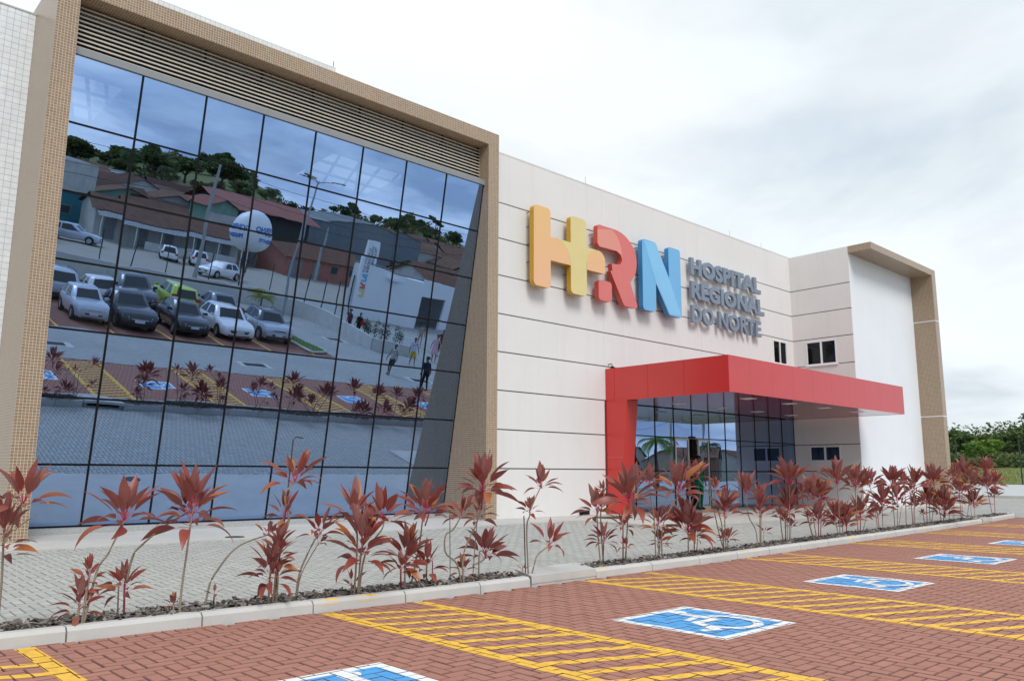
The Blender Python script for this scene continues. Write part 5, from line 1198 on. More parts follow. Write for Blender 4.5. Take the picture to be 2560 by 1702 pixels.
th = house('two storey building with teal base and white upper wall', 18.6, -62.0, 8.0, 9, 6.5, 0.4, W_teal, M_cement, 'shed', 0, 1, 1, 0.0, 0.1)
m = MB(); m.box(-4.1, 4.1, 0.0, 0.3, 3.4, 6.7); m.build('upper_facade', W_white, th)
house('large shed with red metal roof and dark open sides', 47.2, -73, 12.5, 10, 5.9, 1.5, M_dark, M_redmetal, 'x', R(-4), 0, 0, 0.0, 1.2, 'red_roofed_shed')
th = house('narrow two storey house with white balcony', 36.2, -61, 3.4, 5, 5.6, 0.8, W_green, M_redmetal, 'y', R(-5), 1, 1, 0.0)
m = MB(); m.box(-1.7, 1.7, 0.1, 1.0, 4.0, 4.9); m.build('balcony', W_white, th)
house('long blue grey warehouse with stained walls', 71, -85, 24, 12, 6.0, 1.6, W_blue, M_cement, 'y', R(-14), 0, 2, 0.6, 0.2, 'warehouse')
house('small blue grey building beside the warehouse', 57.5, -80, 5, 6, 6.0, 0.5, W_blue, M_cement, 'shed', R(-8), 0, 1, 0.6, 0.2)
house('bare brick house with steep dark roof beside the far street', 119, -46, 13, 8, 3.9, 1.8, W_brick, M_roof, 'y', R(-30), 1, 2, 0.0)
house('old low house with pale gable by the far street', 95, -46, 11, 7, 2.6, 1.6, W_white, M_roof, 'y', R(-25), 1, 1, 0.0)
house('dark roofed house behind the far utility poles', 84, -50, 10, 7, 2.6, 1.5, W_beige, M_roof, 'x', R(-20), 1, 1, 0.0)
house('low house with brown roof behind the gatehouse', 62, -48, 10, 8, 2.6, 1.5, W_beige, M_roof, 'x', R(-15), 1, 1, 0.0)
house('low dark red roofed house past the gatehouse', 74, -52, 12, 8, 2.7, 1.6, W_white, M_roof, 'x', R(-18), 1, 1, 0.0)
house('cream villa on the slope below the trees', 41, -128, 9, 7, 5.0, 0.6, W_yell, M_cement, 'shed', 0, 1, 3)
house('turquoise house on the slope behind the white building', 22.5, -92, 8, 6, 5.6, 1.1, hw_('turquoise_render', (0.08, 0.36, 0.45)), M_roof, 'x', 0, 1, 3)
random.seed(21); wl = [W_white, W_beige, W_pink, W_brick, W_yell, W_white, W_green]
wn2 = {id(W_white): 'white', id(W_beige): 'beige', id(W_pink): 'pink', id(W_brick): 'brick', id(W_yell): 'yellow', id(W_green): 'green'}
for k in range(78):
    row = k % 6; x = 19+(k//6)*6.6+random.uniform(-1.6, 1.6)+row*3.2; y = -64-row*9.5-random.uniform(0, 4)
    if row < 2 and (37 < x < 56 or x < 25): continue
    if row < 3 and 56 < x < 88: continue
    wm = random.choice(wl); hh = random.uniform(2.5, 3.4)+row*0.42
    house('%s house with weathered tiled roof in the hillside neighbourhood' % wn2[id(wm)], x, y, random.uniform(5.5, 8), random.uniform(5.5, 7.5), hh, random.uniform(1.1, 1.8), wm, M_roof, random.choice('xxy'), R(random.uniform(-14, 8)), 1, random.choice((1, 2)), None, 0.45, 'house', False, 'tiled houses in the neighbourhood')
random.seed(33)

for k, (x, y, w, h, wm) in enumerate(((56, -41, 9, 2.6, W_white), (66, -42, 8, 2.7, W_brick), (104, -40, 10, 3.0, W_beige), (112, -58, 12, 4.2, W_white), (128, -38, 10, 3.2, W_pink), (92, -62, 12, 3.8, W_brick), (140, -52, 12, 4.0, W_white), (78, -40, 7, 2.6, W_yell))):
    house('%s house with brown tiled roof along the far street' % wn2[id(wm)], x, y, w, 7, h, 1.7, wm, M_roof, 'xy'[k % 2], R(-30+k*3), 1, 1, 0.0, 0.45, 'house', False, 'houses along the far street')
# ------------------------------------------------------------------ trees, palms
def foliage(name, a_, b__, c_):
    b = NB(name); at = b.n('ShaderNodeAttribute', attribute_name='rnd'); c = b.ramp(at.outputs['Fac'], [(0, a_), (0.6, b__), (1, c_)])
    p = b.n('ShaderNodeBsdfPrincipled'); b.l(c, p.inputs['Base Color']); p.inputs['Roughness'].default_value = 0.65; p.inputs['Specular IOR Level'].default_value = 0.25
    tr = b.n('ShaderNodeBsdfTranslucent'); b.l(c, tr.inputs[0]); mx = b.n('ShaderNodeMixShader'); mx.inputs[0].default_value = 0.25
    b.l(p.outputs[0], mx.inputs[1]); b.l(tr.outputs[0], mx.inputs[2]); b.l(mx.outputs[0], b.out.inputs[0]); return b.m
M_lf1 = foliage('dark_foliage', (0.035, 0.065, 0.02), (0.065, 0.11, 0.034), (0.11, 0.16, 0.05)); M_lf2 = foliage('mid_foliage', (0.06, 0.085, 0.024), (0.105, 0.145, 0.04), (0.17, 0.21, 0.065)); M_lf3 = foliage('bright_foliage', (0.09, 0.18, 0.025), (0.15, 0.27, 0.04), (0.22, 0.35, 0.06))
M_trunk = simple('grey_bark', (0.11, 0.085, 0.065), 0.95, 0.3, 6, 0.6)
def tree_parts(h, rx, kind, n, leaf, mat, seed):
    rg = random.getstate(); random.seed(seed)
    m = MB(); tr = MB(); ch = h*0.42 if kind != 'flat' else h*0.55
    tr.tube([(0, 0, -0.8), (0.1, 0, ch*0.6), (0.0, 0.1, ch), (0.1, 0, h*0.8)], [h*0.035, h*0.028, h*0.02, h*0.006], 7)
    blobs = []
    for k in range(9 if kind != 'flat' else 8):
        a_ = k*2.4; r_ = rx*random.uniform(0.25, 0.72); z = random.uniform(0.52, 0.88)*h if kind != 'flat' else random.uniform(0.72, 0.88)*h
        if kind == 'flat': r_ = rx*random.uniform(0.2, 0.85)
        p = (r_*math.cos(a_), r_*math.sin(a_), z); blobs.append(p); tr.tube([(0, 0, ch*0.9), (p[0]*0.5, p[1]*0.5, (ch+z)/2), p], [h*0.016, h*0.01, h*0.004], 5)
    for p in blobs+[(0, 0, h*0.85)]:
        s = rx*random.uniform(0.30, 0.46); leaf_blob(m, p, s, s, s*(0.72 if kind != 'flat' else 0.42), n//10, leaf)
    random.setstate(rg); return m, tr
PROTO = {}
def tree(label, x, y, h, rx, kind='round', mat=M_lf1, n=1500, leaf=0.28, name='tree', group=None, z=None):
    key = (kind, id(mat), n); t = thing(name, label, 'tree', (x, y, (terrain_z(x, y) if z is None else z)), random.uniform(0, 6.3), group)
    if key not in PROTO: m, tr = tree_parts(10, 5, kind, n, leaf*10/max(h, 1), mat, len(PROTO)+3); PROTO[key] = (m.mesh('crown', mat, attr=True), tr.mesh('trunk', M_trunk, smooth=True))
    c, tk = PROTO[key]
    a_ = link('crown', c, t); b_ = link('trunk', tk, t)
    for o in (a_, b_): o.scale = (rx/5, rx/5, h/10)
    return t
# wooded slope beside the hospital
random.seed(8)
def az_pt(az, r): return r*math.sin(R(az)), r*math.cos(R(az))
gN = 'trees on the slope beyond the field'
for k in range(46):
    az = 66+k*0.30+random.uniform(-0.15, 0.15); r = random.choice((165, 185, 210, 235))+random.uniform(-8, 8); x, y = az_pt(az, r)
    mt = random.choice((M_lf1, M_lf1, M_lf2)); hh = random.uniform(4.5, 7.0)
    tree('%s broad tree in the wood beyond the field' % ('dark green' if mt is M_lf1 else 'mid green'), x, y, hh, hh*random.uniform(0.45, 0.6), 'round', mt, 1500, 0.33, 'broad_tree', gN)
x, y = az_pt(73.1, 140); tree('bright green spreading tree at the edge of the field', x, y, 4.2, 3.0, 'round', M_lf3, 1800, 0.22, 'spreading_tree')
x, y = az_pt(70.9, 150); tree('olive round tree at the field edge beside the hospital tower', x, y, 4.2, 2.6, 'round', M_lf2, 1500, 0.3, 'round_tree')
x, y = az_pt(75.9, 250); tree('tall dark tree with domed crown standing above the wood', x, y, 9.5, 3.8, 'round', M_lf1, 1500, 0.33, 'domed_tree')
wm = MB()
for k in range(150):
    az = 60+random.random()*28; r = random.uniform(215, 330); x, y = az_pt(az, r); s = random.uniform(3, 5.5); leaf_blob(wm, (x, y, terrain_z(x, y)+s*0.7), s, s, s*0.8, 150, 0.55)
stuff(tag(wm.build('far_wood', M_lf1, attr=True), 'dense dark wood covering the far slope', 'wood'))
bm2 = MB()
for k in range(70):
    az = 68+random.random()*12; r = random.uniform(140, 158); x, y = az_pt(az, r); s = random.uniform(0.8, 1.8); leaf_blob(bm2, (x, y, terrain_z(x, y)+s*0.6), s, s, s*0.9, 60, 0.4)
stuff(tag(bm2.build('scrub', M_lf2, attr=True), 'green scrub along the foot of the wood', 'scrub'))
fg = MB()
for k in range(9000):
    az = 66+random.random()*16; r = 54+random.random()**1.6*70; x, y = az_pt(az, r)
    if x < 52.6: continue
    z = terrain_z(x, y); hgt = random.uniform(0.15, 0.55); a_ = random.uniform(0, 6.3); w = 0.03+r*0.0003
    fg.add([(x-w*math.cos(a_), y-w*math.sin(a_), z), (x+w*math.cos(a_), y+w*math.sin(a_), z), (x+random.gauss(0, 0.1), y+random.gauss(0, 0.1), z+hgt)], [(0, 1, 2)], 0, random.random())
M_field = foliage('field_grass', (0.19, 0.24, 0.06), (0.29, 0.32, 0.11), (0.40, 0.40, 0.17))
stuff(tag(fg.build('field_grass', M_field, attr=True), 'tall pale green grass of the field beyond the fence', 'grass'))
# trees on the ridge behind the neighbourhood
gR = 'trees on the ridge above the houses'
for k in range(46):
    az = random.uniform(139, 170); r = random.uniform(135, 290); x, y = az_pt(az, r); mt = random.choice((M_lf1, M_lf2, M_lf2)); hh = random.uniform(3.2, 6.5)
    tree('%s tree on the grassy ridge above the tiled houses' % ('dark green' if mt is M_lf1 else 'mid green'), x, y, hh, hh*0.55, 'round', mt, 1500, 0.33, 'ridge_tree', gR)
for az, r in ((163, 190), (160.5, 190), (158.5, 200), (156, 205), (168, 200), (166, 195)):
    x, y = az_pt(az, r); tree('wide dark tree in the grove on the ridge', x, y, 8.0, 6.0, 'round', M_lf2, 1500, 0.33, 'grove_tree', gR)
rw = MB()
for k in range(230):
    az = random.uniform(136, 172); r = random.uniform(120, 300); x, y = az_pt(az, r); s = random.uniform(0.8, 2.2)*(0.5+r/300); leaf_blob(rw, (x, y, terrain_z(x, y)+s*0.4), s*1.3, s*1.3, s*0.8, 60, 0.5+r/500)
stuff(tag(rw.build('ridge_scrub', foliage('olive_scrub', (0.085, 0.10, 0.035), (0.14, 0.155, 0.055), (0.20, 0.20, 0.08)), attr=True), 'olive scrub and thickets covering the ridge above the houses', 'scrub'))
def palm(label, x, y, h, fr, nfr, mat, drop=0.9, z=0.0, tr=0.12, name='palm_tree', up=0.9):
    t = thing(name, label, 'palm', (x, y, z)); WLOC[t.name] = (0, 0, 0)
    m = MB(); m.tube([(0, 0, -0.4), (0.03, 0, h*0.5), (0, 0.03, h)], [tr*1.25, tr, tr*0.8], 8); m.build('trunk', M_trunk, t)
    for k in range(nfr):
        a_ = k*2.4+random.uniform(-0.2, 0.2); el = up*(0.25+0.75*((k*7) % nfr)/nfr); m = MB(); N = 9; pts = []; p = Vector((0, 0, h)); ang = el*1.3
        for i in range(N+1):
            pts.append(p.copy()); p = p+Vector((math.cos(a_)*math.cos(ang), math.sin(a_)*math.cos(ang), math.sin(ang)))*fr/N; ang -= drop/N*1.6
        m.tube(pts, [0.02*fr*(1-0.85*i/N) for i in range(N+1)], 4)
        side = Vector((-math.sin(a_), math.cos(a_), 0))
        for i in range(1, N*3):
            f_ = i/(N*3); q = pts[int(f_*N)].lerp(pts[min(N, int(f_*N)+1)], f_*N-int(f_*N)); ln = fr*0.34*math.sin(math.pi*(0.12+0.85*f_))
            d = (pts[min(N, int(f_*N)+1)]-pts[int(f_*N)]).normalized()
            for s in (-1, 1):
                tip = q+(side*s*0.8+d*0.55+Vector((0, 0, -0.35)))*ln; mid = q+(side*s*0.45+d*0.3+Vector((0, 0, 0.0)))*ln
                m.add([q, mid+d*ln*0.05, tip, mid-d*ln*0.05], [(0, 1, 2, 3)], 0, random.random())
        m.build('frond', mat, t, attr=True)
    return t
M_pyl = foliage('yellow_palm_leaf', (0.16, 0.20, 0.03), (0.30, 0.30, 0.05), (0.42, 0.33, 0.06))
palm('young palm standing beside the side road', 49.0, -6.0, 3.6, 2.0, 14, M_lf3, 1.3)
palm('small yellowish palm behind the grey sedan', 23.0, -17.5, 0.9, 1.15, 16, M_pyl, 1.0, 0, 0.06)
palm('small green palm by the street wall', 20.9, -22.6, 0.4, 0.9, 12, M_pyl, 0.9, 0, 0.06)
for az, r, h, lb in ((161, 130, 9, 'taller of the coconut palms above the tiled roofs'), (158.3, 128, 8, 'shorter coconut palm beside the taller one above the roofs'), (150.5, 140, 9, 'lone coconut palm on the bare end of the ridge')): x, y = az_pt(az, r); palm(lb, x, y, h, 2.6, 14, M_lf1, 1.4, terrain_z(x, y), 0.15)
for q in ((98, -34, 5, 'short palm among the far street houses'), (70, -38, 6, 'taller palm by the concrete pole of the far street')): palm(q[3], q[0], q[1], q[2], 2.4, 12, M_lf1, 1.4, 0, 0.14)

# ------------------------------------------------------------------ low wall, kerb and green fence beside the side road
m = MB(); m.box(50.5, 50.75, -40, 60, -0.1, 0.14); struct(m.build('side_kerb', M_kerb))
m = MB(); m.box(50.75, 52.0, -40, 60, -0.1, 0.10); struct(m.build('verge', M_kerb))
t = thing('boundary_wall', 'low white boundary wall along the side road below the green fence', 'wall', (52.1, 10, 0))
for k in range(-10, 14):
    m = MB(); m.box(52.0, 52.2, k*4+0.006, k*4+3.994, 0.0, 0.72); m.build('wall_segment', M_white, t)
fen = thing('mesh_fence', 'green welded mesh fence on the boundary wall beside the field', 'fence', (52.1, 10, 0.72))
for k in range(-8, 14):
    y = 0.75+k*3.3; m = MB(); m.box(52.07, 52.13, y-0.03, y+0.03, 0.5, 3.2); m.build('post', M_fgreen, fen)
    if 0 <= k <= 12:
        m = MB()
        for q in range(1, 33): m.box(52.098, 52.102, y+q*0.1-0.0018, y+q*0.1+0.0018, 0.76, 3.1)
        for q in range(13): m.box(52.096, 52.1, y+0.03, y+3.27, 0.78+q*0.19-0.002, 0.78+q*0.19+0.002)
        m.build('mesh_panel', M_fgreen, fen)
# ------------------------------------------------------------------ red cordyline plants in the planter
def leafmat():
    b = NB('cordyline_leaf'); oi = b.n('ShaderNodeObjectInfo'); g = b.n('ShaderNodeNewGeometry'); uv = b.coord('Object')
    sx = b.n('ShaderNodeSeparateXYZ'); b.l(uv, sx.inputs[0])
    top = b.ramp(oi.outputs['Random'], [(0, (0.20, 0.030, 0.026)), (0.3, (0.31, 0.056, 0.034)), (0.55, (0.25, 0.070, 0.048)), (0.8, (0.37, 0.105, 0.046)), (0.95, (0.46, 0.165, 0.035)), (1, (0.11, 0.024, 0.028))])
    und = b.ramp(oi.outputs['Random'], [(0, (0.30, 0.115, 0.10)), (0.6, (0.36, 0.19, 0.18)), (1, (0.35, 0.085, 0.085))])
    c = b.mix(g.outputs['Backfacing'], top, und)
    v = b.noise(b.coord('Object', (3, 26, 3)), 2.2, 4, 0.6)
    c = b.mix(b.ramp(v, [(0.42, (0, 0, 0)), (0.7, (0.35,)*3)]), c, (0.12, 0.035, 0.03))
    pet = b.ramp(sx.outputs['X'], [(0.22, (1, 1, 1)), (0.42, (0, 0, 0))])
    c = b.mix(pet, c, (0.50, 0.045, 0.10))
    p = b.n('ShaderNodeBsdfPrincipled'); b.l(c, p.inputs['Base Color']); p.inputs['Roughness'].default_value = 0.40; p.inputs['Specular IOR Level'].default_value = 0.5
    tr = b.n('ShaderNodeBsdfTranslucent'); b.l(b.mix(0.5, c, (0.45, 0.05, 0.03)), tr.inputs[0]); mx = b.n('ShaderNodeMixShader'); mx.inputs[0].default_value = 0.18
    b.l(p.outputs[0], mx.inputs[1]); b.l(tr.outputs[0], mx.inputs[2]); b.l(mx.outputs[0], b.out.inputs[0]); return b.m
M_cleaf = leafmat()
def stemmat():
    b = NB('ringed_stem'); w = b.n('ShaderNodeTexWave', wave_type='BANDS', bands_direction='Z'); b.l(b.pos(), w.inputs[0]); w.inputs['Scale'].default_value = 22; w.inputs['Distortion'].default_value = 1.5
    c = b.ramp(w.outputs['Fac'], [(0.2, (0.17, 0.125, 0.085)), (0.7, (0.33, 0.27, 0.20))]); return b.pbr(c, 0.85)
M_stem = stemmat(); M_stemr = simple('magenta_stem', (0.28, 0.03, 0.05), 0.6, 0.2)
def leaf_mesh(bend, fold, width, twist):
    """unit-length lance-shaped leaf along +X with a stalk, a folded midrib and a drooping curve"""
    N = 10; m = MB(); vs_ = []; ang = 0.0; x = z = 0.0
    for i in range(N+1):
        t_ = i/N
        if t_ < 0.3: w = 0.010
        else: q = (t_-0.3)/0.7; w = width*math.sin(math.pi*min(1, q**0.82))*(1-0.18*q)+0.002
        tw = twist*t_; up = w*fold
        vs_ += [(x, -w*math.cos(tw), z+up+w*math.sin(tw)), (x, 0, z), (x, w*math.cos(tw), z+up-w*math.sin(tw))]
        x += math.cos(ang)/N; z += math.sin(ang)/N; ang -= bend/N*(0.5+1.2*t_)
    fs = []
    for i in range(N): fs += [(3*i, 3*i+3, 3*i+4, 3*i+1), (3*i+1, 3*i+4, 3*i+5, 3*i+2)]
    m.add(vs_, fs); return m.mesh('leaf', M_cleaf, smooth=True)
random.seed(4)
LEAF = [[leaf_mesh(bd+random.uniform(-0.08, 0.08), random.uniform(0.25, 0.7), random.uniform(0.095, 0.125), random.uniform(-0.5, 0.5)) for _ in range(3)] for bd in (0.10, 0.45, 0.9, 1.4)]
LABELS = {0: 'tall red cordyline before the left mosaic pillar', 1: 'dense low red cordyline with one long leaning stem', 2: 'red cordyline with a stem arching over to its neighbour', 3: 'tall slender red cordyline topped by a long leafy plume',
 4: 'tiny bronze cordyline seedling at the foot of the tall slender one', 5: 'red cordyline with a bare stem bent over in a long arc', 6: 'smallest cordyline sprout beside the arched bare stem', 7: 'tallest bushy red cordyline before the middle of the glass',
 8: 'red cordyline with two leaning bare stems side by side', 9: 'short cordyline shoot with upright folded leaves', 10: 'three headed red cordyline before the right part of the glass', 11: 'low spreading red cordyline fountain before the glass edge',
 12: 'red cordyline with drooping lower leaves before the glass corner', 13: 'red cordyline with a crooked stem and tall head before the right pillar', 14: 'dark leaved cordyline leaning sideways by the thin stake', 15: 'red cordyline tied to a black stake by the drain slab',
 16: 'red cordyline with a single sprawling head over the drain slab', 17: 'small greenish cordyline sprout by the drain slab stake', 18: 'three headed cordyline just past the drain slab', 19: 'red cordyline with a very large fan head before the red fin',
 20: 'four headed red cordyline before the first entrance panes', 21: 'red cordyline with a broad low fountain head before the doors', 22: 'tangled red cordyline before the open doors', 23: 'red cordyline with a pale curving side stem before the dark panes',
 24: 'bushy red cordyline with a raised centre head before the dark panes', 25: 'bushy red cordyline before the end of the entrance glass', 26: 'red cordyline before the lower return wall window', 27: 'red cordyline before the corner of the white tower wall',
 30: 'single stemmed cordyline at the back edge of the planter before the tower wall', 35: 'tallest dark red cordyline crowding the far part of the planter', 36: 'low dark red cordyline beside the far drain slab', 37: 'two headed cordyline at the rounded end of the planter', 38: 'slim cordyline closest to the rounded planter end'}
def plant(idx, base, stems):
    bx, by = base
    t = thing('cordyline_plant', LABELS.get(idx, 'red cordyline in the crowded row before the white tower wall'), 'plant', (bx, by, 0.06), 0, 'red cordylines in the planter'); WLOC[t.name] = (0, 0, 0.06)
    for pts, ln, n, spread in stems:
        n = int(n*((2.0 if spread > 0.09 and len(pts) < 5 else 1.45) if idx < 18 else 1.75 if idx < 24 else 2.3)+0.5) if n > 6 else n
        P = [Vector(p) for p in pts]
        Q = []                                                     # smooth the stem
        for i in range(len(P)-1):
            p0, p1, p2, p3 = P[max(i-1, 0)], P[i], P[i+1], P[min(i+2, len(P)-1)]
            for k in range(4):
                s = k/4; Q.append(0.5*((2*p1)+(p2-p0)*s+(2*p0-5*p1+4*p2-p3)*s*s+(3*p1-p0-3*p2+p3)*s**3))
        Q.append(P[-1]); r0 = 0.0085 if n > 8 else 0.006
        m = MB(); m.tube(Q, [r0*(1.15-0.35*i/len(Q)) for i in range(len(Q))], 6); m.build('stem', M_stem if len(P) > 2 else random.choice((M_stem, M_stemr)), t, smooth=True)
        ax = (Q[-1]-Q[-2]).normalized(); L0 = max(0.10, min(ln*(1.0 if idx < 24 else 1.12), 0.40 if idx < 18 else 0.50)); yaw0 = random.uniform(0, 6.3)
        for k in range(n):
            f = (k+0.5)/n; el = 87-f*(84 if idx < 22 else 66)+random.gauss(0, 8) if n > 6 else 75-f*60+random.gauss(0, 10)
            yaw = yaw0+k*2.3999+random.gauss(0, 0.2); back = spread*(f**1.2)
            p = Q[-1].copy(); rem = back; j = len(Q)-1
            while rem > 0 and j > 0:
                seg = (Q[j]-Q[j-1]).length
                if rem < seg: p = Q[j].lerp(Q[j-1], rem/seg); rem = 0
                else: rem -= seg; j -= 1; p = Q[j].copy()
            v = 0 if el > 62 else 1 if el > 32 else 2 if el > 8 else random.choice((2, 3))
            d = Vector((math.cos(yaw)*math.cos(R(el)), math.sin(yaw)*math.cos(R(el)), math.sin(R(el))))
            d = (d+Vector((ax.x, ax.y, 0))*0.35).normalized()
            s = L0*random.uniform(0.82, 1.16)*(0.85 if f < 0.12 else 1.0)
            o = link('leaf', random.choice(LEAF[v]), t, tuple(p-Vector((0, 0, 0.06))), (random.gauss(0, 0.35), -math.asin(max(-1, min(1, d.z))), math.atan2(d.y, d.x)))
            o.scale = (s, s*random.uniform(0.85, 1.15)*(1.0 if L0 > 0.2 else 1.25), s)
